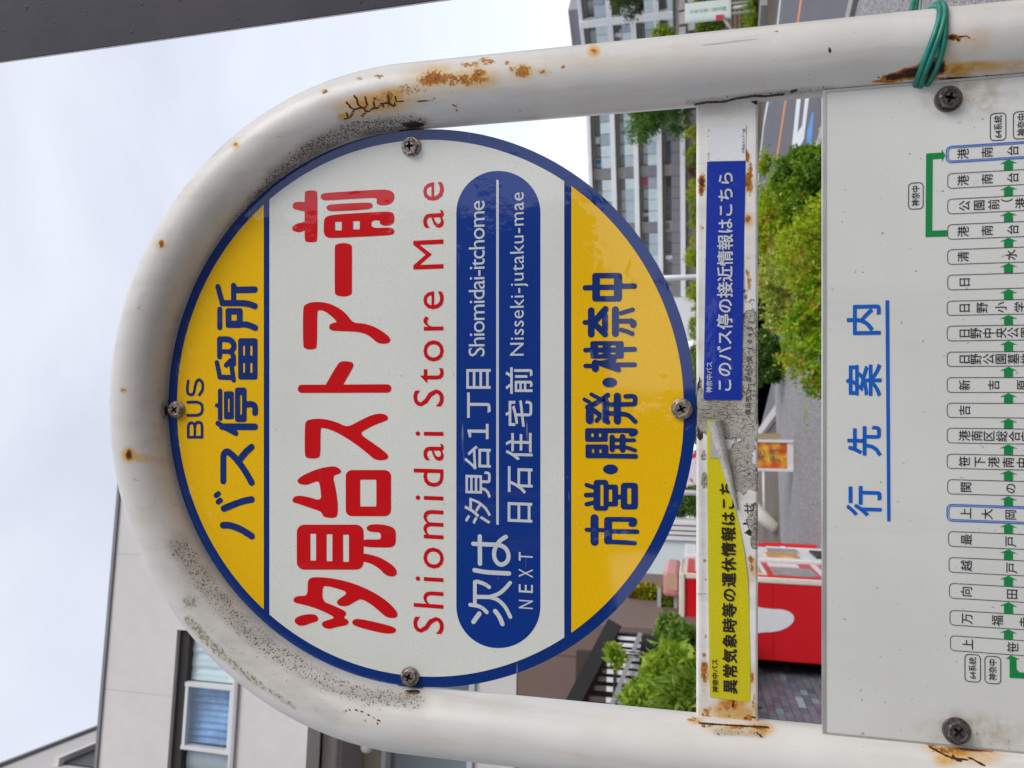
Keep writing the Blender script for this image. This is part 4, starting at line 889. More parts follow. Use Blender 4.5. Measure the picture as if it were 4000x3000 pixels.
fine = [cpts([(815,140),(870,125),(930,130),(990,125),(1100,125),(1200,120),(1260,80)],1250,350,2.765), cpts([(1425,150),(1455,178),(1475,180),(1495,150)],1250,350,2.765), cpts([(1475,180),(1478,225)],1250,350,2.765),
 cpts([(830,355),(890,360),(905,320)],1250,350,2.765), cpts([(890,370),(960,400),(1040,370),(1010,325),(970,345)],1250,350,2.765), cpts([(2150,225),(2180,245)],1250,350,2.765),
 cpts([(400,220),(440,203),(560,205),(650,250)],1200,2700,2.765), cpts([(780,325),(740,370),(700,370)],1200,2700,2.765), cpts([(650,250),(710,280),(760,315),(785,320)],1200,2700,2.765), cpts([(600,310),(630,320),(650,260)],1200,2700,2.765),
 cpts([(1250,540),(1340,520),(1400,515),(1450,590),(1500,560),(1540,490)],3400,0,3.687), cpts([(120,1110),(135,1170)],3400,0,3.687), cpts([(1700,2100)]*2,0,0,1)]
z6 = lambda pts: cpts(pts, 2666, 2000, 1.658)
cracks += [z6([(1600,1520),(1700,1575),(1790,1610),(1870,1595),(1950,1640)]), z6([(1740,1560),(1760,1600),(1830,1600)])]
fine += [z6([(70,1330),(110,1360),(140,1390)]), z6([(1800,1600),(1810,1650)])]
rust = field(PX, PY, [(1690,305,52,26,1.0),(1745,312,50,24,.75),(1800,308,60,24,.8),(1870,300,40,26,.85),(1900,240,30,14,.75),(1840,252,50,12,.55),(2040,278,32,22,.85),(1995,268,10,14,.6),(1985,245,22,8,.5),(2115,280,16,9,.75),(2200,262,8,8,.7),(2320,198,12,12,.9),(1600,350,60,20,.55),
  (1478,297,18,9,.7),(1403,306,13,8,.7),(1265,357,18,9,.7),(922,567,10,10,.75),(630,952,9,14,1.2),(503,1778,13,20,1.5),(482,1525,9,7,.7),(543,1199,8,7,.7),(1520,378,25,22,.75),(1480,385,40,14,.5),
  (3500,300,48,13,1.9,-6),(3560,285,50,20,1.9,-12),(3630,268,50,30,1.9,-15),(3675,262,18,28,1.7),(3722,146,20,11,1.7),(3745,155,8,8,1.5),(3780,308,110,7,1.7),(3900,298,60,5,1.3),(3460,318,60,5,.9),(3034,122,7,4,1.1),
  (3800,2925,90,10,1.5,3),(3690,2930,50,12,.9),(3640,2912,26,10,.8),(2960,2842,26,9,1.1),(2760,2835,30,6,.8),(2880,2842,40,6,.85),(2700,2812,16,6,.7)])
stain = field(PX, PY, [(1480,400,170,45,1.0,-5),(1530,372,60,34,1.5),(1345,458,30,18,1.3),(1440,425,40,18,1.1),(1700,300,120,50,.8),(1850,300,110,48,.85),(1400,440,60,25,.9),(2040,280,60,35,.8),(2120,282,40,20,.5),(2320,200,24,24,1.3),(2500,230,600,16,.28),(2300,250,400,22,.30),(1700,350,200,20,.5),
  (560,1790,70,20,1.0,8),(505,1778,32,30,1.1),(620,1810,60,34,.4),(630,955,26,22,.8),(922,567,18,18,.9),(482,1525,16,12,.8),
  (3740,272,70,26,1.5),(3830,262,120,24,1.25,-3),(3960,255,150,26,.8),(3780,175,95,55,.5),(3830,130,60,25,.45),(3480,320,90,14,.7),(3720,240,60,70,.5),(2640,182,60,10,.3),
  (3760,2935,140,28,1.1,5),(3700,2960,60,34,.9),(3830,2960,90,30,.7),(2965,2850,60,30,1.2),(2860,2850,90,22,.9),(2720,2815,30,16,.9),(1610,2712,30,12,.6)])
stain[PX < 1250] *= 1.0
gr = field(PX, PY, [(1620,478,60,26,1.0),(640,1606,18,42,.9),(1612,2706,36,9,1.3)], [([(800,1150),(870,1000),(960,850),(1080,700),(1220,580),(1380,505),(1600,490)], 52, 1.0), ([(700,2130),(790,2270),(900,2400),(1050,2530),(1230,2640),(1420,2720),(1620,2735)], 60, .80), ([(720,2250),(800,2400),(930,2540),(1100,2660),(1300,2790)], 55, .45), ([(700,1250),(640,1500),(650,1800)], 40, .35), ([(1700,500),(2100,470)], 22, .4), ([(1230,2880),(1500,2960),(1750,2990)], 14, .4), ([(2800,2860),(2980,2868)], 18, .7), ([(2690,400),(3250,345)], 16, .75), ([(500,1250),(560,1150)],20,.2)])
mossf = field(PX, PY, [(745,2350,40,30,.9)], [([(735,2420),(800,2490),(860,2550)], 20, 1.2), ([(860,2550),(940,2620),(1010,2670)], 18, .9), ([(700,2200),(760,2330)], 20, .45), ([(1020,2680),(1150,2760)], 14, .8)])
ckf = field(PX, PY, (), [(c_, 3.4, 1.3) for c_ in cracks] + [(c_, 1.7, .95) for c_ in fine])
dkf = field(PX, PY, [(1615,487,40,11,1.5),(648,1606,6,22,1.0),(1612,2700,26,5,1.6),(3243,195,6,14,1.3)], [([(2715,408),(2760,400),(2830,397),(2880,384),(2950,374),(2990,376),(3060,368)], 5.5, 1.15), ([(3090,360),(3110,352)], 6, 1.2), ([(2735,2825),(2850,2833),(2960,2838),(3005,2842)], 4, 1.3), ([(2955,2860),(2975,2880)], 5, .9)])
Z = np.zeros_like(rust)
W1 = np.stack([rust, stain, gr, mossf], 1)*front[:,None]; W2 = np.stack([ckf, Z, dkf, Z+1], 1)*front[:,None]
grid_mesh('tube_frame', Vf, F_, m_pipe, stop, W1, W2)
MB().tube([(DC[0]-AR-.06, D, kz+.02), (DC[0]+AR+.06, D, kz+.02)], .02, 8).build('foot_bar', m_pipe, stop)
# ---- flat crossbar
bz1, bz0 = S(2720, 1600)[2], S(2961, 1600)[2]; bx0, bx1 = xs_l-.004, xs_r+.004
ny_, nx_ = int((bz1-bz0)/.0011), int((bx1-bx0)/.0011)
gx, gz = np.meshgrid(np.linspace(bx0, bx1, nx_), np.linspace(bz0, bz1, ny_))
ed_ = np.minimum(np.minimum(gz-bz0, bz1-gz)/.0016, 1.0); gy = D + .0016*(1-np.sqrt(np.clip(1-(1-ed_)**2, 0, 1)))
wob = .0003*np.sin(gx*37)+.0002*np.sin(gx*91+gz*50)
Vb = np.stack([gx, gy+wob, gz], -1).reshape(-1, 3); BX, BY = proj(Vb)
ii = np.arange(ny_-1)[:,None]*nx_ + np.arange(nx_-1)[None]; Fb = np.stack([ii, ii+1, ii+nx_+1, ii+nx_], -1).reshape(-1, 4)
rustb = field(BX, BY, [(2742,712,14,30,1.3),(2738,745,10,18,1.1),(2740,890,8,12,.8),(2925,715,16,30,1.05),(2928,690,12,20,1.0),(2918,610,12,22,.95),(2922,860,12,16,.9),(2925,1000,7,14,.6),(2920,1060,8,14,.7),(2862,2742,16,12,1.0),(2870,2760,12,16,.9),(2752,2625,14,34,.95),(2748,2600,10,14,1.0),(2933,2190,10,22,.95),(2937,2215,8,18,.8),(2938,2650,7,22,.7),(2752,2560,8,12,.6),(2757,2490,6,14,.5),(2750,2190,8,12,.55),(2755,2265,6,10,.5),(2760,2800,26,10,.6),(2850,2795,36,10,.5),(2925,2805,24,16,.85),(2800,2815,50,9,.8),(2835,2770,30,10,.6),(2762,2775,16,18,.7),(2945,2745,8,30,.8),(2930,700,10,60,.8),(2928,1100,7,40,.6)])
stainb = field(BX, BY, [(2860,2750,55,26,1.6),(2755,2630,22,50,1.0),(2850,2790,120,50,1.05),(2790,430,60,20,.4),(2742,720,16,40,.8),(2925,715,22,40,.9),(2918,615,18,28,.8),(2925,860,22,30,.8),(2945,2220,26,40,1.0),(2935,2250,20,40,.7),(2940,2650,20,70,.6),(2750,2750,22,60,.5),(2925,960,12,200,.35),(2740,900,10,60,.3)])
gb = field(BX, BY, [(2735,1600,14,110,.9)], [([(2735,1700),(2745,2000),(2745,2300),(2750,2700)], 12, .45), ([(2735,1100),(2733,1400)], 8, .35), ([(2950,700),(2955,1100)], 6, .3), ([(2955,2500),(2958,2800)], 10, .35), ([(2780,420),(2900,450)],30,.15)])
pl_b = field(BX, BY, [(2840,1625,120,80,1.5),(2925,1420,34,190,1.35),(2930,1240,22,34,1.0),(2910,1150,12,22,.8),(2890,1830,60,90,1.35),(2925,1700,30,80,1.2),(2948,1895,20,22,1.2),(2948,2040,26,34,1.4),(2955,2105,20,38,1.4),(2950,1990,18,24,1.0),(2752,1880,13,26,1.1),(2750,1780,12,24,.9),(2735,1560,14,60,1.2)])
dkb = field(BX, BY, [(2732,1520,7,50,1.0),(2733,1600,12,60,1.4),(2735,1690,12,34,1.3),(2728,1560,8,70,.9),(2942,2045,9,10,1.8),(2930,2080,12,11,1.8)], [([(2722,405),(2800,400),(2870,388),(2940,380),(2960,380)], 5, 1.2), ([(2940,392),(2958,402)], 9, 1.25), ([(2735,2822),(2850,2830),(2960,2836)], 5, 1.4), ([(2870,2810),(2880,2825)], 4, 1.0), ([(2905,2045),(2930,2045)], 4, 1.2), ([(2908,2080),(2925,2080)], 4, 1.2)])
ckb = field(BX, BY, (), [(z6([(130,1310),(150,1345),(200,1350)]), 2.2, 1.1), (z6([(390,1370),(400,1335),(470,1330)]), 2.2, 1.1), (z6([(330,1225),(325,1265)]), 4, 1.3)])
Zb = np.zeros_like(rustb)
grid_mesh('crossbar', Vb, Fb, m_bar, stop, np.stack([rustb, stainb, gb, Zb], 1), np.stack([ckb, pl_b, dkb, Zb+1], 1))
MB().box(bx0, bx1, D+.0016, D+.014, bz0, bz1).build('crossbar_body', plain('bar_paint', (.78,.77,.74), .45), stop)

# ---- printed film
def film(name, c, rough=.05, speck=.05, coat=1.0):
    if name in _mc: return _mc[name]
    q = NT(name); n1 = q.noise(700, 2, .5); n2 = q.noise(6, 3); wr = q.noise(160, 3, .6); wr2 = q.noise(24, 3)
    dirt = q.m('MULTIPLY', q.ss(q.noise(380, 2), .73, .78), .6)
    cc = q.mix(q.ss(n1, .3, .7), tuple(x*(1-speck) for x in c), tuple(min(1, x*(1+speck)) for x in c))
    cc = q.mix(q.ss(n2, .4, .75, 0, .5), cc, tuple(x*.86 for x in c)); cc = q.mix(dirt, cc, (.12,.11,.10))
    run = q.m('MULTIPLY', q.ss(q.noise(40, 4, .6, stretch=(1, 1, .07)), .55, .72), q.ss(q.noise(9, 3), .45, .65)); cc = q.mix(q.m('MULTIPLY', run, .10), cc, (.25,.22,.17))
    scr = q.m('MULTIPLY', q.ss(q.noise(150, 2, .5, stretch=(.06, 1, 1.4)), .70, .735), q.ss(q.noise(14, 2), .52, .6)); cc = q.mix(q.m('MULTIPLY', scr, .35), cc, (.5,.5,.48))
    b1 = q.bump(q.m('ADD', q.m('MULTIPLY', wr, q.ss(wr2, .5, .68)), q.m('MULTIPLY', q.noise(12, 2), 1.2)), .35, .0008)
    _mc[name] = q.set(color=cc, rough=.6, spec=.08, coat=coat, crough=rough, cnormal=b1, normal=q.bump(n1, .05, .0003)); return _mc[name]
f_white = film('reflective_white_film', (.72,.73,.68)); f_navy = film('navy_film', (.001,.028,.19)); f_yel = film('yellow_film', (.86,.50,.001))
f_red = film('red_print', (.60,.002,.006)); f_pill = film('blue_print', (.001,.033,.24)); f_navyt = film('navy_print', (.006,.028,.17)); f_wt = film('white_print', (.60,.63,.66))
# disc
n_ = 160; seg = [(DC[0]+DR*math.cos(2*math.pi*i/n_), DC[2]+DR*math.sin(2*math.pi*i/n_)) for i in range(n_)]
mbd = MB(); mbd.v = [(x, D-.0001, z) for x, z in seg] + [(x, D+.0016, z) for x, z in seg]; mbd.f = [tuple(range(n_)), tuple(range(n_, 2*n_))[::-1]]; mbd.m = [0, 1]
for i in range(n_): mbd.f.append((i, (i+1) % n_, n_+(i+1) % n_, n_+i)); mbd.m.append(1)
m_alu = plain('dull_aluminium', (.33,.33,.34), .45, .2, 80, metal=.7)
disc = mbd.build('sign_disc', [f_navy, m_alu], stop)
class Print:
    """thin printed shapes lying on the sign plane, each a few hundredths of a millimetre above the last"""
    def __init__(s, base): s.v = []; s.f = []; s.k = 0; s.base = base
    def y(s): s.k = (s.k+1) % 40; return s.base - s.k*.7e-5
    def w(s, x, y): q = S(x, y, D); return (q[0], q[2])
    def poly2(s, outer, holes=(), y=None):
        y = y or s.y(); loops = [[Vector((a, b, 0)) for a, b in outer]] + [[Vector((a, b, 0)) for a, b in h] for h in holes]
        b = len(s.v); flat = [p for l_ in loops for p in l_]
        s.v += [(p.x, y, p.y) for p in flat]; s.f += [tuple(b+i for i in t) for t in geometry.tessellate_polygon(loops)]
    def poly(s, pts, holes=(), smooth=2): s.poly2([s.w(*p) for p in chaikin(pts, smooth)], [[s.w(*p) for p in h] for h in holes])
    def rr(s, x0, x1, y0, y1, r, holes=(), hr=3): s.poly(rrect(x0, x1, y0, y1, r), [rrect(*h, hr) for h in holes], 0)
    def stroke(s, pts, wd, smooth=True):
        if smooth and len(pts) > 2: pts = catmull(pts)
        P_ = [s.w(*p) for p in pts]; c = S(*pts[0], D); r = wd/2*((c-CAM)@FW)/FPX
        for i, (x, z) in enumerate(P_):
            if i in (0, len(P_)-1) or True:
                s.poly2([(x+r*math.cos(a*math.pi/9), z+r*math.sin(a*math.pi/9)) for a in range(18)])
            if i:
                x0, z0 = P_[i-1]; dx, dz = x-x0, z-z0; L_ = math.hypot(dx, dz) or 1; ox, oz = -dz/L_*r, dx/L_*r
                s.poly2([(x0+ox, z0+oz), (x+ox, z+oz), (x-ox, z-oz), (x0-ox, z0-oz)])
    def text(s, body, X0, X1, Y0, Y1, offset=0.0, track=False, wide=True):
        """ink box: X0 top .. X1 bottom, reading from Y0 to Y1 (all photograph px)"""
        sp_ = 1.0
        me, v = textobj(body, None, offset=offset)
        if track and len(body) > 1:
            for _ in range(6):
                mn, mxx = v.min(0), v.max(0); want = abs(Y0-Y1)/abs(X1-X0)*.985*(track if track is not True else 1); have = (mxx[0]-mn[0])/(mxx[1]-mn[1])
                sp_ *= 1 + (want/have-1)*1.0; bpy.data.meshes.remove(me); me, v = textobj(body, None, offset=offset, spacing=sp_)
        mn, mxx = v.min(0), v.max(0); y = s.y(); b = len(s.v)
        a0, a1 = s.w(X1, Y0), s.w(X0, Y1)
        U = (v[:,0]-mn[0])/(mxx[0]-mn[0]); Wv = (v[:,1]-mn[1])/(mxx[1]-mn[1])
        xs = a0[0]+(a1[0]-a0[0])*U; zs = a0[1]+(a1[1]-a0[1])*Wv
        s.v += [(x, y, z) for x, z in zip(xs, zs)]; s.f += [tuple(b+i for i in p.vertices) for p in me.polygons]
        s.thicken(me, b, offset*abs(a1[1]-a0[1])/(mxx[1]-mn[1])); bpy.data.meshes.remove(me)
    def glyph(s, ch, X, Y, size, offset=0.0, plane=None):
        """one character of em `size` px centred at (X, Y)"""
        me, v = textobj(ch, None, offset=offset); c = S(X, Y, D); k = size*((c-CAM)@FW)/FPX
        cx = plane if plane is not None else c[0]; y = s.y(); b = len(s.v)
        s.v += [(cx+(p[0]-.5)*k, y, c[2]+(p[1]-.38)*k) for p in v]; s.f += [tuple(b+i for i in p.vertices) for p in me.polygons]; s.thicken(me, b, offset*k); bpy.data.meshes.remove(me)
    def thicken(s, me, b, r):
        if r <= 0: return
        cnt = {}
        for p in me.polygons:
            for e in p.edge_keys: cnt[e] = cnt.get(e, 0)+1
        ys = [s.base-(s.k+.25+.07*j)*1.2e-5 for j in range(9)]; n = 0
        for (i0, i1), c in cnt.items():
            if c != 1: continue
            x0, _, z0 = s.v[b+i0]; x1, _, z1 = s.v[b+i1]; dx, dz = x1-x0, z1-z0; L_ = math.hypot(dx, dz)
            if L_ < 1e-7: continue
            n += 1; y = ys[n % 9]; ox, oz = -dz/L_*r, dx/L_*r; k = len(s.v)
            a0 = math.atan2(dz, dx)
            pts = [(x0+ox, z0+oz)] + [(x0+r*math.cos(a0+q), z0+r*math.sin(a0+q)) for q in (2.2, 3.14, 4.08)] + [(x0-ox, z0-oz), (x1-ox, z1-oz)] + [(x1+r*math.cos(a0+q), z1+r*math.sin(a0+q)) for q in (-.94, 0, .94)] + [(x1+ox, z1+oz)]
            s.v += [(x, y, z) for x, z in pts]; s.f.append(tuple(range(k, k+len(pts))))
    def build(s, name, mat, parent, **k):
        m = MB(); m.v = s.v; m.f = s.f; m.m = [0]*len(s.f); return m.build(name, mat, parent, **k)
def chaikin(p, n):
    for _ in range(n):
        q = []
        for i in range(len(p)):
            a, b = p[i], p[(i+1) % len(p)]; q += [(a[0]*.75+b[0]*.25, a[1]*.75+b[1]*.25), (a[0]*.25+b[0]*.75, a[1]*.25+b[1]*.75)]
        p = q
    return p
def rrect(x0, x1, y0, y1, r, n=5):
    out = []
    for cx, cy, a0 in ((x1-r, y0+r, -90), (x1-r, y1-r, 0), (x0+r, y1-r, 90), (x0+r, y0+r, 180)):
        for i in range(n+1): a = R(a0+90*i/n); out.append((cx+r*math.cos(a), cy+r*math.sin(a)))
    return out
def catmull(p, m=5):
    P_ = [p[0]] + list(p) + [p[-1]]; out = []
    for i in range(1, len(P_)-2):
        for j in range(m):
            t = j/m; a, b, c, d = P_[i-1], P_[i], P_[i+1], P_[i+2]
            out.append(tuple(.5*((2*b[k])+(-a[k]+c[k])*t+(2*a[k]-5*b[k]+4*c[k]-d[k])*t*t+(-a[k]+3*b[k]-3*c[k]+d[k])*t**3) for k in (0,1)))
    return out + [p[-1]]
ri = DR-.0086
def chord(z0, z1, y, name, mat, n=70):
    a = []; f = lambda z: math.sqrt(max(0, ri*ri-(z-DC[2])**2))
    zz = np.linspace(z0, z1, n); outer = [(DC[0]+f(z), z) for z in zz] + [(DC[0]-f(z), z) for z in zz[::-1]]
    pr = Print(y); pr.poly2(outer, y=y); return pr.build(name, mat, disc)
zX_ = lambda X: S(X, 1607, D)[2]
chord(zX_(1031), DC[2]+ri-1e-5, D-.00022, 'yellow_band', f_yel)
chord(DC[2]-ri+1e-5, zX_(2232), D-.00022, 'yellow_band', f_yel)
chord(zX_(2204), zX_(1053), D-.00022, 'white_field', f_white)
p = Print(D-.00034); p.poly(rrect(1783, 2111, 668, 2531, 163, 14), smooth=0); p.build('blue_panel', f_pill, disc)
L1 = D-.00046
# big red name
def T(o, s): return lambda pts: cpts(pts, o[0], o[1], s)
class PC(Print):                     # a Print whose coordinates are read off one enlarged crop
    def frame(s, ox, oy, k): s.ox, s.oy, s.kk = ox, oy, k; return s
    def w(s, x, y): q = S(s.ox+x/s.kk, s.oy+y/s.kk, D); return (q[0], q[2])
    def stroke(s, pts, wd, smooth=True):
        if smooth and len(pts) > 2: pts = catmull(pts)
        P_ = [s.w(*p) for p in pts]; c = S(s.ox+pts[0][0]/s.kk, s.oy+pts[0][1]/s.kk, D); r = wd/s.kk/2*((c-CAM)@FW)/FPX
        for i, (x, z) in enumerate(P_):
            s.poly2([(x+r*math.cos(a*math.pi/9), z+r*math.sin(a*math.pi/9)) for a in range(18)])
            if i:
                x0, z0 = P_[i-1]; dx, dz = x-x0, z-z0; L_ = math.hypot(dx, dz) or 1; ox, oz = -dz/L_*r, dx/L_*r
                s.poly2([(x0+ox, z0+oz), (x+ox, z+oz), (x-ox, z-oz), (x0-ox, z0-oz)])
p = PC(L1).frame(1100, 1700, 2.074)
p.rr(521,887,282,655,50,[(637,769,359,577)],10)
p.poly([(128,360),(180,320),(300,270),(400,251),(450,254),(490,290),(470,312),(413,330),(440,430),(457,560),(455,650),(430,670),(370,668),(335,655),(327,620),(240,590),(130,552),(95,545),(88,520),(105,496),(150,488),(220,500),(325,532),(318,440),(303,366),(250,385),(210,402),(165,400),(133,385)])
p.build('red_character', f_red, disc); 
p = PC(L1).frame(1100, 1700, 2.074)
p.rr(125,665,724,1088,60,[(234,281,797,1015),(365,413,801,1020),(499,547,805,1025)],6)
p.poly([(640,842),(795,845),(806,835),(806,800),(790,785),(720,783),(690,765),(692,740),(720,722),(800,720),(880,735),(920,760),(927,800),(925,880),(900,905),(850,910),(640,905)])
p.poly([(640,954),(720,965),(800,990),(870,1030),(920,1070),(937,1110),(925,1138),(895,1145),(845,1135),(800,1085),(740,1045),(690,1028),(640,1020)])
p.build('red_character', f_red, disc)
p = PC(L1).frame(1100, 1700, 2.074)
p.poly([(212,1300),(212,1190),(225,1160),(270,1147),(400,1155),(560,1190),(720,1255),(840,1330),(910,1395),(940,1440),(938,1470),(910,1482),(850,1475),(800,1430),(730,1370),(645,1322),(600,1345),(540,1382),(495,1386),(460,1375),(447,1350),(460,1330),(545,1274),(450,1240),(380,1223),(332,1220),(332,1343),(400,1370),(490,1408),(522,1430),(525,1455),(500,1475),(540,1495),(545,1520),(525,1540),(450,1552),(400,1568),(360,1566),(330,1545),(326,1520),(345,1505),(400,1490),(435,1475),(350,1430),(250,1390),(150,1365),(105,1355),(96,1335),(110,1308),(150,1300)])
p.poly([(103,1500),(120,1475),(170,1455),(240,1446),(285,1455),(301,1485),(290,1508),(240,1520),(190,1540),(150,1544),(115,1525)])
p.poly([(570,1510),(590,1488),(640,1487),(750,1510),(880,1542),(925,1562),(930,1585),(910,1603),(850,1607),(740,1585),(620,1552),(580,1535)])
p.build('red_character', f_red, disc)
p = PC(L1).frame(1100, 1150, 2.074)
p.poly([(190,1060),(200,1025),(240,1010),(310,1006),(380,1015),(460,1040),(535,1076),(620,1030),(700,990),(770,966),(830,966),(865,990),(862,1015),(830,1030),(760,1055),(690,1090),(632,1127),(720,1190),(800,1245),(855,1290),(868,1315),(850,1338),(800,1345),(750,1335),(700,1290),(620,1225),(500,1145),(400,1095),(330,1080),(316,1085),(316,1300),(300,1325),(250,1330),(205,1325),(188,1300)])
p.build('red_character', f_red, disc)
p = PC(L1).frame(1100, 1150, 2.074)
p.stroke([(163,765),(858,762)], 66); p.poly([(358,745),(358,732),(455,565),(480,543),(530,540),(575,550),(586,572),(575,600),(500,728),(500,745)], smooth=2)
p.build('red_character', f_red, disc)
p = PC(L1).frame(1100, 1150, 2.074)
p.poly([(175,110),(190,85),(230,66),(290,60),(370,68),(450,100),(520,150),(580,232),(650,232),(740,255),(820,300),(870,340),(886,370),(870,395),(820,402),(775,392),(730,350),(680,318),(600,300),(430,297),(395,288),(385,265),(395,240),(430,228),(455,226),(400,170),(340,130),(300,128),(289,140),(289,425),(270,443),(230,447),(190,440),(175,420)])
p.build('red_character', f_red, disc)
p = PC(L1).frame(1100, 680, 2.074)
p.poly([(432,600),(436,575),(470,562),(500,559),(535,562),(568,575),(571,600),(571,952),(568,975),(535,989),(500,993),(465,989),(435,975),(432,950)], smooth=2)
p.build('red_character', f_red, disc)
p = PC(L1).frame(1100, 680, 2.074)
p.poly([(188,160),(195,138),(240,132),(285,138),(291,160),(291,528),(285,548),(240,553),(195,548),(188,528)])
p.poly([(210,230),(188,228),(140,224),(100,232),(88,258),(98,282),(130,292),(188,304),(210,304)]); p.poly([(210,385),(188,388),(130,400),(95,420),(84,440),(95,462),(140,472),(165,468),(188,455),(210,452)])
p.poly([(316,185),(325,162),(370,152),(600,138),(800,126),(860,128),(905,145),(917,185),(905,225),(870,248),(820,255),(785,250),(768,235),(775,210),(765,190),(600,200),(360,215),(328,208)])
p.poly([(361,275),(375,252),(420,245),(690,230),(730,235),(741,257),(725,280),(680,288),(440,302),(380,300)])
out_ = chaikin([(343,400),(350,355),(390,335),(480,325),(820,305),(880,305),(910,320),(917,360),(905,400),(880,416),(840,420),(805,410),(795,392),(803,375),(728,375),(728,440),(860,433),(905,440),(917,465),(905,490),(860,497),(400,520),(365,512),(343,485)], 2)
p.poly(out_, [rrect(434,489,387,457,4), rrect(580,635,381,449,4)], 0)
p.build('red_character', f_red, disc)
# navy characters of the upper band
def chars(spec):
    for (ox, oy, k, items) in spec:
        p = PC(L1).frame(ox, oy, k)
        for it in items:
            if it[0] == 's': p.stroke(it[1], it[2])
            elif it[0] == 'r': p.rr(*it[1], it[2], it[3] if len(it) > 3 else ())
            elif it[0] == 'e':
                cx, cy, a, b = it[1]; p.poly([(cx+a*math.cos(t_*math.pi/12), cy+b*math.sin(t_*math.pi/12)) for t_ in range(24)], smooth=0)
        yield p
Dk = (700, 1500, 2.553); Ek = (700, 1050, 2.553); Fk = (2240, 1000, 2.767); Gk = (2240, 1500, 2.37); Hk = (1760, 1950, 2.766)
up_ = [
 (*Dk, [('s',[(438,1408),(510,1410),(620,1450),(724,1515)],68),('s',[(447,1240),(560,1195),(650,1165),(724,1150)],66),('s',[(370,1110),(393,1092)],52),('s',[(390,1175),(413,1158)],52)]),
 (*Dk, [('s',[(442,968),(442,720)],66),('s',[(442,720),(455,688),(490,676),(560,735),(640,840),(690,920),(724,982)],66),('s',[(612,745),(665,680),(724,628)],66)]),
 (*Dk, [('s',[(388,392),(470,440),(567,490)],54),('s',[(430,425),(756,426)],66),('s',[(410,68),(410,345)],46),('s',[(378,213),(405,213)],42),('r',(450,545,72,350),18,[(486,505,143,280)]),('r',(560,672,35,378),24,[(608,630,108,305)]),('s',[(660,203),(735,203),(758,235),(758,288)],62)]),
 (*Ek, [('s',[(378,935),(408,1080)],50),('s',[(408,1080),(530,1085)],52),('s',[(522,960),(545,1110)],50),('s',[(470,962),(515,915)],50),('s',[(545,870),(548,950)],46),('s',[(405,878),(405,702)],54),('s',[(405,703),(495,705),(540,740),(545,790),(515,830)],58),('s',[(435,825),(520,830),(540,880)],46),('r',(590,783,692,1106),26,[(638,658,767,865),(710,733,767,865),(638,658,940,1035),(710,733,940,1035)])]),
 (*Ek, [('s',[(407,405),(407,585)],56),('r',(465,635,392,590),26,[(522,577,457,517)]),('s',[(600,555),(680,558),(760,588)],62),('s',[(388,178),(415,280),(432,340)],54),('s',[(432,343),(620,343),(690,350),(756,372)],62),('s',[(545,168),(545,330)],58),('s',[(560,212),(755,208)],66)])]
for p in chars(up_): p.build('navy_character', f_navyt, disc)
p = PC(L1).frame(*Ek)
p.stroke([(92,1118),(84,1180),(88,1235),(118,1256),(148,1236),(162,1165),(180,1118),(208,1108),(234,1140),(234,1205),(203,1256)], 28)
p.stroke([(88,1330),(180,1328)], 28); p.stroke([(180,1328),(222,1348),(233,1393),(222,1440),(180,1460)], 28); p.stroke([(180,1460),(88,1462)], 28)
p.build('bus_lettering', f_navyt, disc)
p = PC(L1).frame(*Dk); p.stroke([(92,530),(230,530)], 28); p.stroke([(92,530),(92,430)], 28); p.stroke([(92,430),(100,398),(125,386),(150,398),(158,430)], 28); p.stroke([(158,430),(158,530)], 26); p.stroke([(158,430),(168,392),(195,380),(222,392),(230,430)], 28); p.stroke([(230,430),(230,530)], 28)
p.build('bus_lettering', f_navyt, disc)
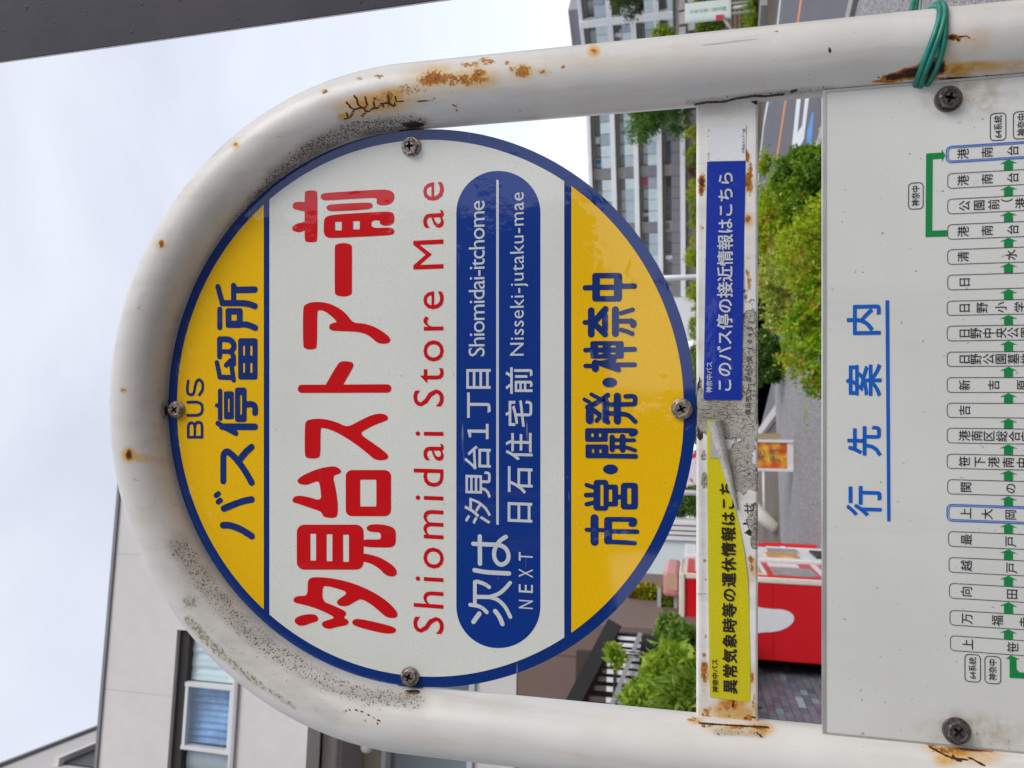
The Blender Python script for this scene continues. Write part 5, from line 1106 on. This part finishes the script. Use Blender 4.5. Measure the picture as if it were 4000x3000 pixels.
lo_ = [
 (*Gk, [('s',[(195,1240),(195,1460)],74),('s',[(122,1348),(300,1352)],38),('r',(284,356,1232,1482),26),('s',[(310,1252),(540,1254),(563,1275),(555,1297),(530,1298)],44),('s',[(340,1362),(588,1366)],42),('s',[(320,1458),(565,1470)],42)]),
 (*Gk, [('s',[(122,933),(185,955)],40),('s',[(118,1028),(190,1025)],44),('s',[(122,1112),(190,1096)],40),('r',(186,322,886,1172),30,[(248,278,932,1127)]),('r',(298,412,930,1133),22,[(327,358,975,1088)]),('s',[(405,1045),(448,1045)],44),('r',(438,596,913,1160),32,[(497,535,963,1110)])]),
 (*Gk, [('e',(343,789,69,46))]),
 (*Gk, [('r',(108,318,408,535),18,[(164,187,456,490),(235,257,456,490)]),('s',[(300,432),(545,432),(568,452),(535,464)],46),('r',(112,322,558,685),18,[(170,192,600,637),(237,260,603,638)]),('s',[(320,665),(575,668)],44),('s',[(358,492),(358,606)],48),('s',[(455,490),(455,608)],56),('s',[(380,518),(562,520)],36),('s',[(380,583),(480,585),(570,614)],36)]),
 (*Gk, [('s',[(102,142),(150,170)],36),('s',[(165,95),(240,135)],36),('s',[(318,102),(240,158),(130,215)],46),('s',[(150,250),(150,335)],72),('s',[(175,235),(250,290),(318,352)],46),('s',[(215,340),(245,300)],40),('s',[(295,160),(295,330)],66),('s',[(406,112),(406,342)],66),('s',[(320,190),(560,186)],42),('s',[(320,272),(440,275),(510,292),(572,348)],42),('s',[(566,185),(566,118),(483,114)],42)]),
 (*Fk, [('e',(392,1367,80,54))]),
 (*Fk, [('r',(182,543,920,1110),24,[(266,314,967,988),(402,456,967,988),(266,314,1045,1061),(402,456,1045,1061)]),('s',[(130,1018),(190,1016)],50),('s',[(535,1010),(660,1008)],54),('s',[(130,1188),(200,1188)],48),('s',[(236,1158),(236,1216)],78),('s',[(265,1152),(330,1150),(440,1118)],48),('s',[(290,1160),(485,1228)],56),('s',[(410,1140),(450,1200)],74),('s',[(470,1176),(660,1175)],52)]),
 (*Fk, [('s',[(192,590),(192,846)],72),('s',[(124,718),(200,718)],52),('s',[(235,700),(345,575)],70),('s',[(235,740),(342,846)],66),('s',[(340,640),(340,796)],64),('s',[(453,580),(453,838)],74),('s',[(480,704),(620,704)],52),('s',[(620,706),(648,722),(644,745)],66),('s',[(515,618),(640,580)],48),('s',[(515,797),(585,818),(635,840)],48)]),
 (*Fk, [('r',(203,524,183,493),34,[(286,438,242,310),(286,438,368,432)]),('s',[(128,345),(215,342)],58),('s',[(515,328),(658,325)],58)])]
for p in chars(lo_): p.build('navy_character', f_navyt, disc)
nx_t = [(*Hk, [('s',[(250,1322),(312,1235)],50),('s',[(485,1208),(530,1270),(562,1345)],50),('s',[(215,1138),(300,1152),(355,1182),(393,1218)],42),('s',[(265,1130),(265,895)],42),('s',[(265,892),(300,890),(370,915),(418,948)],42),('s',[(285,1053),(420,1055)],44),('s',[(420,1055),(520,1020),(590,965),(645,902)],42),('s',[(420,1055),(510,1085),(590,1160),(648,1268)],42)]),
 (*Hk, [('s',[(260,765),(400,788),(633,800)],48),('s',[(318,400),(320,695)],48),('s',[(247,480),(400,487),(530,495),(598,532),(628,600),(616,665),(565,703),(515,692),(480,640),(474,570),(495,505),(540,445),(600,405)],46)])]
for p in chars(nx_t): p.build('white_character', f_wt, disc)
for wds, mat_ in (([('Shiomidai',1615,1734,2478,1684),('Store',1615,1734,1588,1140),('Mae',1615,1734,1049,717)], f_red),):
    for b_, X0, X1, Y0, Y1 in wds: p = Print(L1); p.text(b_, X0, X1, Y0, Y1, offset=0, track=True); p.build('red_lettering', mat_, disc)
p = Print(L1)
for ch, X0, X1, Y0, Y1 in (('N',2027,2082,2379,2342),('E',2027,2082,2316,2281),('X',2027,2082,2257,2220),('T',2027,2082,2192,2156)): p.text(ch, X0, X1, Y0, Y1, offset=-.008)
p.build('next_lettering', f_wt, disc)
for b_, X0, X1, Y0, Y1, of, tr in (('汐見台１丁目',1816,1917,2048,1443,.010,True),('日石住宅前',1976,2080,2040,1436,.010,True),('Shiomidai-itchome',1831,1894,1392,787,-.004,True),('Nisseki-jutaku-mae',1993,2064,1389,754,-.004,True)):
    p = Print(L1); p.text(b_, X0, X1, Y0, Y1, offset=of, track=tr); p.build('white_lettering', f_wt, disc)
p = Print(L1); p.rr(1939, 1949, 703, 2049, 2); p.build('white_rule', f_wt, disc)
# brackets behind the disc and the four disc bolts
m_bolt = (lambda q: q.set(color=q.mix(q.ss(q.noise(500,3),.4,.7), (.55,.48,.42), (.22,.17,.13)), metal=.9, rough=.34, normal=q.bump(q.noise(300,3), .4, .0004)))(NT('tarnished_steel'))
m_boltd = (lambda q: q.set(color=q.mix(q.ss(q.noise(400,3),.4,.7), (.17,.145,.14), (.08,.065,.06)), metal=.75, rough=.42, normal=q.bump(q.noise(300,3), .5, .0005)))(NT('dark_tarnished_steel'))
m_rec = plain('bolt_recess', (.015,.012,.01), .8)
def bolt(X, Y, r, y, rot, mat, tilt=(0,0), label=None):
    c = S(X, Y, y); root = MB(); n = 36
    rings = [(r, 0), (r, -r*.16), (r*.93, -r*.24), (r*.80, -r*.25)]
    def ring(rad, yy, n, ph=0, hexf=0):
        o_ = []
        for i in range(n):
            a = 2*math.pi*i/n+ph; k = 1.0
            if hexf: k = 1/math.cos(((a-ph+math.pi/6) % (math.pi/3))-math.pi/6); k = 1+(k-1)*hexf
            o_.append((rad*k*math.cos(a), yy, rad*k*math.sin(a)))
        return o_
    lv = [ring(r, 0, n), ring(r, -r*.14, n), ring(r*.94, -r*.22, n), ring(r*.74, -r*.24, n, rot, 1), ring(r*.72, -r*.60, n, rot, 1), ring(r*.66, -r*.70, n, rot, .3), ring(r*.56, -r*.70, n), ring(r*.50, -r*.62, n)]
    v = [p for l_ in lv for p in l_]; f = []
    for k in range(len(lv)-1):
        for i in range(n): f.append((k*n+i, k*n+(i+1) % n, (k+1)*n+(i+1) % n, (k+1)*n+i))
    mm = MB(); mm.v = v; mm.f = f; mm.m = [0]*len(f)
    # dished top with a cross-shaped hole
    w_, l_ = r*.12, r*.42; ca, sa = math.cos(rot+.4), math.sin(rot+.4)
    cross = [(w_,w_),(w_*.8,l_),(-w_*.8,l_),(-w_,w_),(-l_,w_*.8),(-l_,-w_*.8),(-w_,-w_),(-w_*.8,-l_),(w_*.8,-l_),(w_,-w_),(l_,-w_*.8),(l_,w_*.8)]
    cross = [(x*ca-z*sa, x*sa+z*ca) for x, z in cross]; topy = -r*.62
    loops = [[Vector((p[0], p[2], 0)) for p in lv[-1]], [Vector((x, z, 0)) for x, z in cross]]; b = len(mm.v)
    flat = loops[0]+loops[1]; mm.v += [(p.x, topy, p.y) for p in flat]; tri = geometry.tessellate_polygon(loops); mm.f += [tuple(b+i for i in t) for t in tri]; mm.m += [0]*len(tri)
    b = len(mm.v); mm.v += [(x, topy, z) for x, z in cross] + [(x*.35, topy+r*.38, z*.35) for x, z in cross]
    for i in range(12): mm.f.append((b+i, b+(i+1) % 12, b+12+(i+1) % 12, b+12+i)); mm.m.append(1)
    mm.f.append(tuple(b+12+i for i in range(12))); mm.m.append(1)
    E = Matrix.Rotation(tilt[0], 3, 'X') @ Matrix.Rotation(tilt[1], 3, 'Z')
    mm.v = [tuple(E @ Vector(p) + Vector((c[0], c[1], c[2]))) for p in mm.v]
    return mm.build('bolt', [mat, m_rec], stop, label=label, bevel=0)
kpx = lambda px: px*.000203
bolt(692, 1600, kpx(38), D-.0006, .3, m_bolt, (.10,0)); bolt(1607, 574, kpx(40), D-.0006, 1.2, m_bolt, (0,-.10)); bolt(2663, 1597, kpx(39), D-.0006, .1, m_bolt); bolt(1602, 2641, kpx(38), D-.0006, .8, m_bolt, (0,.1))
m_tab = plain('grimy_bracket', (.045,.038,.032), .8, .4, 60)
for (X, Y, a, b) in ((1607,515,.016,.010),(640,1603,.010,.012),(2722,1600,.010,.014),(1604,2698,.016,.010)):
    c = S(X, Y, D+.004); MB().box(c[0]-a if abs(Y-1600) < 100 else c[0]-.012, c[0]+a if abs(Y-1600) < 100 else c[0]+.012, D+.0022, D+.0065, c[2]-(b if abs(Y-1600) < 100 else .0105), c[2]+(b if abs(Y-1600) < 100 else .0105)).build('bracket', m_tab, stop, bevel=.001)
# ---- route panel
yp = D-.0075
def SP(X, Y): q = S(X, Y, yp); return (q[0], q[2])
x0p = (SP(3219, 361)[0], SP(3232, 2860)[0]); zt_p = (SP(3219, 361)[1]+SP(3232, 2862)[1])/2; zb_p = 1.02
q = NT('panel_offwhite'); pc_ = q.mix(q.ss(q.noise(5,4), .3, .7), (.655,.66,.63), (.71,.715,.69)); pc_ = q.mix(q.m('MULTIPLY', q.ss(q.noise(240,2), .715, .765), .65), pc_, (.17,.155,.13))
pc_ = q.mix(q.ss(q.noise(30, 5, .7, stretch=(1, 1, .12)), .52, .8, 0, .22), pc_, (.42,.38,.31)); pc_ = q.mix(q.ss(q.noise(2.2, 2), .45, .7, 0, .10), pc_, (.5,.47,.42))
for bX, bY in ((3703,388), (3735,2853)):
    bc = P(bX, bY, D-.0075); dv_ = q.n('ShaderNodeVectorMath', operation='SUBTRACT'); q.l(q.pos(), dv_.inputs[0]); dv_.inputs[1].default_value = tuple(bc)
    mpp = q.n('ShaderNodeMapping'); mpp.inputs['Scale'].default_value = (1, 1, .45); mpp.inputs['Location'].default_value = (0, 0, .005); q.l(dv_.outputs[0], mpp.inputs[0])
    ln = q.n('ShaderNodeVectorMath', operation='LENGTH'); q.l(mpp.outputs[0], ln.inputs[0]); f_ = q.m('MULTIPLY', q.ss(ln.outputs['Value'], .007, .019, 1, 0), q.ss(q.noise(120, 4), .3, .7)); pc_ = q.mix(q.m('MULTIPLY', f_, .55), pc_, (.34,.24,.14))
f_panel = q.set(color=pc_, rough=q.ss(q.noise(20,3), .3, .7, .34, .5), spec=.35, normal=q.bump(q.noise(9, 2), .25, .004))
panel = MB().box(x0p[1], x0p[0], yp, yp+.002, zb_p, zt_p).build('route_panel', f_panel, stop)
for a, b, z0, z1 in ((x0p[1], x0p[0], zt_p, zt_p+.0022), (x0p[1]-.0016, x0p[1], zb_p, zt_p+.0022), (x0p[0], x0p[0]+.0016, zb_p, zt_p+.0022)):
    MB().box(a, b, yp-.0006, yp+.004, z0, z1).build('panel_edge', plain('edge_trim', (.62,.62,.60), .3, .1, 40, metal=.6), panel)
bolt(3703, 388, kpx(43), yp-.0004, .9, m_boltd, (0,-.12)); bolt(3735, 2853, kpx(44), yp-.0004, .4, m_boltd, (0,.14))
m_pb = plain('panel_blue', (.004,.11,.50), .4, .04, 20); m_pk = plain('panel_black', (.02,.02,.022), .4, .04, 20); m_pg = plain('panel_green', (.005,.24,.055), .4, .04, 20); m_pb2 = plain('panel_light_blue', (.02,.14,.55), .4)
class PP(Print):
    def w(s, x, y): return SP(x, y)
    def y(s): s.k = (s.k+1) % 40; return s.base - s.k*.7e-5
LP = yp-.0003
for ch, Y0, Y1, X0, X1 in (('行',2016,1899,3308,3441),('先',1780,1664,3312,3441),('案',1546,1424,3306,3441),('内',1305,1194,3310,3438)):
    p = PP(LP); p.text(ch, X0, X1, Y0, Y1, offset=.018); p.build('blue_character', m_pb, panel)
p = PP(LP); p.poly([(3458,1173),(3473,1173),(3478,2036),(3465,2036)], smooth=0); p.build('blue_rule', m_pb, panel)
def plX(X, Y): return SP(X, Y)[0]
def plZ(X): return SP(X, 1600)[1]
def ringbox(p, xa, xb, z0, z1, r, t):
    if xa > xb: xa, xb = xb, xa
    o_ = rrect(xa, xb, z0, z1, r); i_ = rrect(xa+t, xb-t, z0+t, z1-t, max(r-t, 1e-4)); p.poly2(o_, [i_])
route = [("港南台",317,352,(2072,2123,2178)),("港南台",375,408,(2072,2123,2178)),("公園前（港南",430,463,(2075,2106,2137,2165,2195,2228)),("港南台",485,518,(2072,2123,2178)),("清水橋",539,572,(2072,2174,2270)),("日野",594,627,(2075,2290)),("日野小学校",650,682,(2075,2112,2152,2193,2233)),
 ("日野中央公園",704,737,(2075,2099,2126,2152,2178,2206)),("日野公園墓地",760,792,(2075,2099,2126,2152,2179,2206)),("新吉原",815,848,(2075,2137,2198)),("吉原",870,902,(2075,2290)),("港南区総合庁",924,957,(2075,2101,2127,2154,2181,2207)),("笹下港南中",980,1012,(2075,2107,2137,2168,2198)),("関の下",1035,1067,(2078,2173,2270)),
 ("上大岡駅",1089,1125,(2078,2123,2173,2225)),("最戸橋",1147,1180,(2079,2173,2270)),("越戸",1203,1236,(2079,2175)),("向田",1259,1292,(2079,2176)),("万福寺",1317,1350,(2080,2145,2204)),("上笹下",1372,1405,(2082,2178,2270))]
K = 4000/2212.0
pbk = PP(LP); pbl = PP(LP); pgr = PP(LP); boxes = []
for i, (t_, ya, yb_, xs_) in enumerate(route):
    blue = i in (0, 14); X0 = 3698 + max(0, (i-12))*1.8 - (5 if blue else 0)
    if i < 6: X0 = 3700-(6 if blue else 0)
    xa, xb = plX(X0, yb_*K), plX(X0, ya*K); boxes.append((xa, xb)); zt0 = SP(X0, (ya+yb_)/2*K)[1]
    if blue:
        pbl = PP(LP); ringbox(pbl, xa-.0003, xb+.0003, 1.23, zt0, .0035, .0007); ringbox(pbl, xa+.0009, xb-.0009, 1.232, zt0-.0012, .0027, .0005); pbl.build('blue_stop_box', m_pb2, panel)
    else:
        pbk = PP(LP); ringbox(pbk, xa, xb, 1.23, zt0, .0028, .0004); pbk.build('stop_box', m_pk, panel)
    cx = (xa+xb)/2
    for ch, X in zip(t_, xs_):
        if X*K < 4090: q_ = PP(LP); q_.glyph(ch, X*K, (ya+yb_)/2*K, 43, offset=.004, plane=cx); q_.build('stop_character', m_pk, panel)
def arrow(xc, x0, x1, z):   # arrow pointing +x between boxes
    q_ = PP(LP); h = .0027; L_ = x1-x0; hd = min(.0036, L_*.34)
    q_.poly2([(x0, z-h), (x1-hd, z-h), (x1-hd-.0004, z-h*2.0), (x1, z), (x1-hd-.0004, z+h*2.0), (x1-hd, z+h), (x0, z+h)]); return q_
for i in range(len(boxes)-1):
    x0, x1 = boxes[i+1][1]+.0002, boxes[i][0]-.0003; zz = SP(2178*K, (route[i][2]+route[i+1][1])/2*K)[1]
    arrow(0, x0, x1, zz).build('green_arrow', m_pg, panel)
q_ = PP(LP); q_.poly(cpts([(1015,553),(1183,543),(1183,507),(1222,573),(1186,640),(1186,606),(1086,613),(1080,1386),(1240,1380),(1240,1446),(1008,1454)], 3250, 400, 2.765), smooth=0); q_.build('green_loop_arrow', m_pg, panel)
q_ = PP(LP); q_.poly(cpts([(632,1468),(632,1335),(605,1332),(640,1306),(705,1335),(680,1336),(682,1405),(700,1428),(900,1445),(900,1485)], 3600, 1850, 1.8425), smooth=0); q_.build('green_loop_arrow', m_pg, panel)
def tagbox(t_, X0, X1, Y0, Y1, ink):
    q_ = PP(LP); xa, xb = plX((X0+X1)/2, Y0), plX((X0+X1)/2, Y1); z1, z0 = SP(X0, (Y0+Y1)/2)[1], SP(X1, (Y0+Y1)/2)[1]; ringbox(q_, xa, xb, z0, z1, .0028, .0005)
    q_.text(t_, *ink, offset=.006); q_.build('line_tag', m_pk, panel)
tagbox('神奈中', 3547, 3607, 818, 713, (3560,3592,804,727)); tagbox('64系統', 3866, 3930, 550, 441, (3881,3914,537,453)); tagbox('神奈中', 3956, 4040, 543, 434, (3972,4008,530,446))
tagbox('64系統', 3767, 3831, 2664, 2555, (3783,3813,2652,2566)); tagbox('神奈中', 3845, 3910, 2671, 2562, (3861,3893,2658,2574))
# ---- stickers on the crossbar
f_sb = film('sticker_blue', (.008,.035,.36), .08, .04, .8); f_sy = film('sticker_yellow', (.62,.55,.012), .25, .05, .4); f_sw = film('sticker_white', (.78,.79,.82), .25, .04, .4)
LB = D-.0006
class PB(Print):
    pass
def sticker(name, pts, mat, base=LB, holes=()):
    p = Print(base); p.poly(pts, smooth=0); return p.build(name, mat, stop)
st1 = sticker('blue_sticker', [(2762,633),(2912,630),(2896,1562),(2748,1560)], f_sb); 
sw = sticker('white_sticker', [(2762,494),(2914,486),(2912,628),(2762,631)], f_sw)
def lines(parent, mat, *ts, base=LB-.0004):
    for t_ in ts:
        p = Print(base); p.text(t_[0], *t_[1:5], offset=t_[5] if len(t_) > 5 else 0, track=True); p.build('lettering', mat, parent)
def slanted(parent, mat, t_, c0, c1, h, off=0, base=LB-.0004, n=None):
    """string whose characters step from (X,Y) centre c0 to c1"""
    p = Print(base)
    for i, ch in enumerate(t_):
        f = i/(len(t_)-1); p.glyph(ch, c0[0]+(c1[0]-c0[0])*f, c0[1]+(c1[1]-c0[1])*f, h, off)
    return p.build('lettering', mat, parent)
slanted(st1, f_wt, 'このバス停の接近情報はこちら', (2829,1505), (2834,699), 62, .018)
slanted(st1, f_wt, '神奈中バス', (2770,1522), (2771,1424), 25, .01)
ink = plain('sticker_black', (.02,.017,.012), .4)
lines(sw, ink, ('11125', 2764, 2771, 625, 598), ('2', 2765, 2771, 515, 508)); slanted(sw, ink, '汐見台ストアー前', (2903,594), (2905,510), 11.5, .01)
ysh = [(2762,1642),(2764,2000),(2768,2400),(2773,2722),(2931,2742),(2930,2600),(2925,2350),(2921,2265),(2908,2160),(2890,2060),(2868,1975),(2845,1890),(2820,1800),(2798,1700),(2790,1642)]
sy = sticker('yellow_sticker', ysh, f_sy)
t2 = '異常気象時等の運休情報はこちら'
p = Print(LB-.0004)
for i, ch in enumerate(t2[:14]):
    Yc = 2679 - i*59.4; p.glyph(ch, 2852-i*.75-(6 if i == 13 else 0), Yc, 57, .026)
p.build('lettering', ink, sy)
slanted(sy, ink, '神奈中バス', (2794,2690), (2792,2585), 26, .015)
sticker('blank_square', [(2775,1660),(2793,1668),(2812,1790),(2775,1788)], plain('old_white_print', (.42,.42,.38), .5), LB-.0004)
# the peeled roll
A0, A1 = np.array(S(2789,1646,D-.004)), np.array(S(2878,1985,D-.0012)); nn_ = 26; rl = MB()
f_back = (lambda q: q.set(color=q.mix(q.ss(q.noise(900,3,.6),.60,.66), q.mix(q.ss(q.noise(60,4),.35,.7), (.40,.385,.375), (.58,.56,.545)), (.05,.045,.04)), rough=.7, normal=q.bump(q.noise(500,3), .5, .0005)))(NT('dirty_sticker_back'))
ax = (A1-A0); ax /= np.linalg.norm(ax); e1 = np.cross(ax, [0,1,0]); e1 /= np.linalg.norm(e1); e2 = np.array([0,1.0,0])
def roll(name, r_in, mat, cut=0, par=sy, ext=0.0):
    m = MB(); K_ = 30; pts = []
    for i in range(K_+1):
        f = i/K_; c = A0*(1-f)+A1*f; r0 = (.0056*(1-f)+.0012*f)*r_in; row = []
        for k in range(nn_+1):
            a = -.4*math.pi + 2.25*math.pi*k/nn_; rr = r0*(1-.0*k/nn_) * (1 - .16*k/nn_)
            row.append(tuple(c + e1*rr*math.cos(a) + e2*(rr*math.sin(a)-r0*.0) + ax*(ext*math.sin(a) if i == 0 else 0) + np.array([0,-(r0-.004*(1-f)) if r0 > .004 else 0,0])*0))
        pts.append(row)
    for i in range(K_):
        for k in range(nn_): m.quad(pts[i][k], pts[i+1][k], pts[i+1][k+1], pts[i][k+1])
    return m.build(name, mat, par, smooth=True)
roll('peeled_roll', 1.0, f_back, ext=.0); roll('roll_inside', .955, f_sy)
# flattened remains of older printing on the bar
slanted(bpy.data.objects['crossbar'], plain('faded_black', (.05,.045,.04), .7), '横浜市コールセンター(045)', (2922,1610), (2928,1250), 25, .012, LB+.0002)
slanted(bpy.data.objects['crossbar'], plain('faded_black', (.05,.045,.04)), 'のご案内は', (2920,1745), (2921,1665), 19, .006, LB+.0002)
slanted(bpy.data.objects['crossbar'], plain('faded_black', (.05,.045,.04)), 'せ　', (2925,1985), (2925,1950), 46, .01, LB+.0002)
# ================================================================ post beside the stop and the wire between them
ta, tb_ = P(0, 248, .80), P(1772, 0, .80)
def onl(z): f = (z-ta[2])/(tb_[2]-ta[2]); return ta[0]+(tb_[0]-ta[0])*f
m_post = (lambda q: q.set(color=q.mix(q.ss(q.noise(7,4),.3,.7), (.030,.027,.042), (.044,.039,.055)), rough=.62, spec=.3, normal=q.bump(q.m('ADD', q.m('MULTIPLY', q.noise(45,4,.6,stretch=(1,1,.5)), .8), q.ss(q.noise(90,2),.66,.74)), .45, .0012)))(NT('dark_painted_steel'))
zt_, zb_ = 3.2, kz; w_ = .16
post = empty('shelter_column', (onl(1)+w_/2, .80, kz), 'dark grey purple painted column at the right of the bus stop, leaning in at the top', 'column')
def colm(y0, y1, o0, o1, nm, mat): MB().hexa([(onl(kz)+o0,y0,kz),(onl(kz)+o1,y0,kz),(onl(kz)+o1,y1,kz),(onl(kz)+o0,y1,kz),(onl(zt_)+o0,y0,zt_),(onl(zt_)+o1,y0,zt_),(onl(zt_)+o1,y1,zt_),(onl(zt_)+o0,y1,zt_)]).build(nm, mat, post, bevel=.001)
colm(.7985, .800, .0012, w_, 'front_flange', m_post); colm(.8005, .880, .135, .145, 'web', m_post); colm(.8805, .8865, .13, w_, 'back_flange', m_post)
colm(.7985, .8001, 0, .0011, 'edge_strip', plain('pale_edge', (.55,.52,.55), .5))
MB().box(onl(kz)-.04, onl(kz)+w_+.04, .72, .96, kz-.002, kz+.015).build('base_plate', m_post, post)
wire = empty('green_wire', (DC[0]+AR, D, 1.5), 'green plastic coated wire wound round the right post of the bus stop', 'wire')
m_wire = (lambda q: q.set(color=q.mix(q.ss(q.noise(90,3),.35,.7), (.006,.15,.10), (.010,.24,.20)), rough=.38, spec=.5))(NT('green_pvc'))
xr = DC[0]+AR; wr = .0020
zi = lambda X, Y: S(X, Y, D-.015)[2]
def loop(Xin, Xout, dr=0, ph=0):
    z_in, z_out = S(Xin, 330, D-.01)[2], S(Xout, 20, D-.01)[2]; pts = []
    for i in range(49):
        a = 2*math.pi*i/48; rr = PR+wr+dr; x = math.cos(a)
        pts.append((xr+rr*x, D+rr*math.sin(a), z_in+(z_out-z_in)*(x+1)/2 + .002*math.sin(a*2+ph) + .004*(math.sin(a) if math.sin(a) > 0 else 0)))
    return pts
for a, b, d_ in ((3588,3650,0),(3607,3668,.0008),(3622,3692,0)):
    MB().tube(loop(a, b, d_, a), wr, 10, caps=False).build('strand', m_wire, wire, smooth=True)
for k, (Xa, Xb, yo) in enumerate(((3545,3560,.02),(3560,3600,.025),(3585,3640,.03))):
    a = S(Xa, 110, D+.012+.005*k); b = P(Xb, -120, .79)
    mid = (np.array(a)+np.array(b))/2 + np.array([0, 0, .004*(k-1)])
    MB().tube([a, mid, b, (b[0]+.02, .80, b[2]-.01*k)], wr*(1 if k < 2 else .8), 8).build('strand', m_wire if k < 2 else plain('faded_wire', (.25,.29,.26), .5), wire, smooth=True)
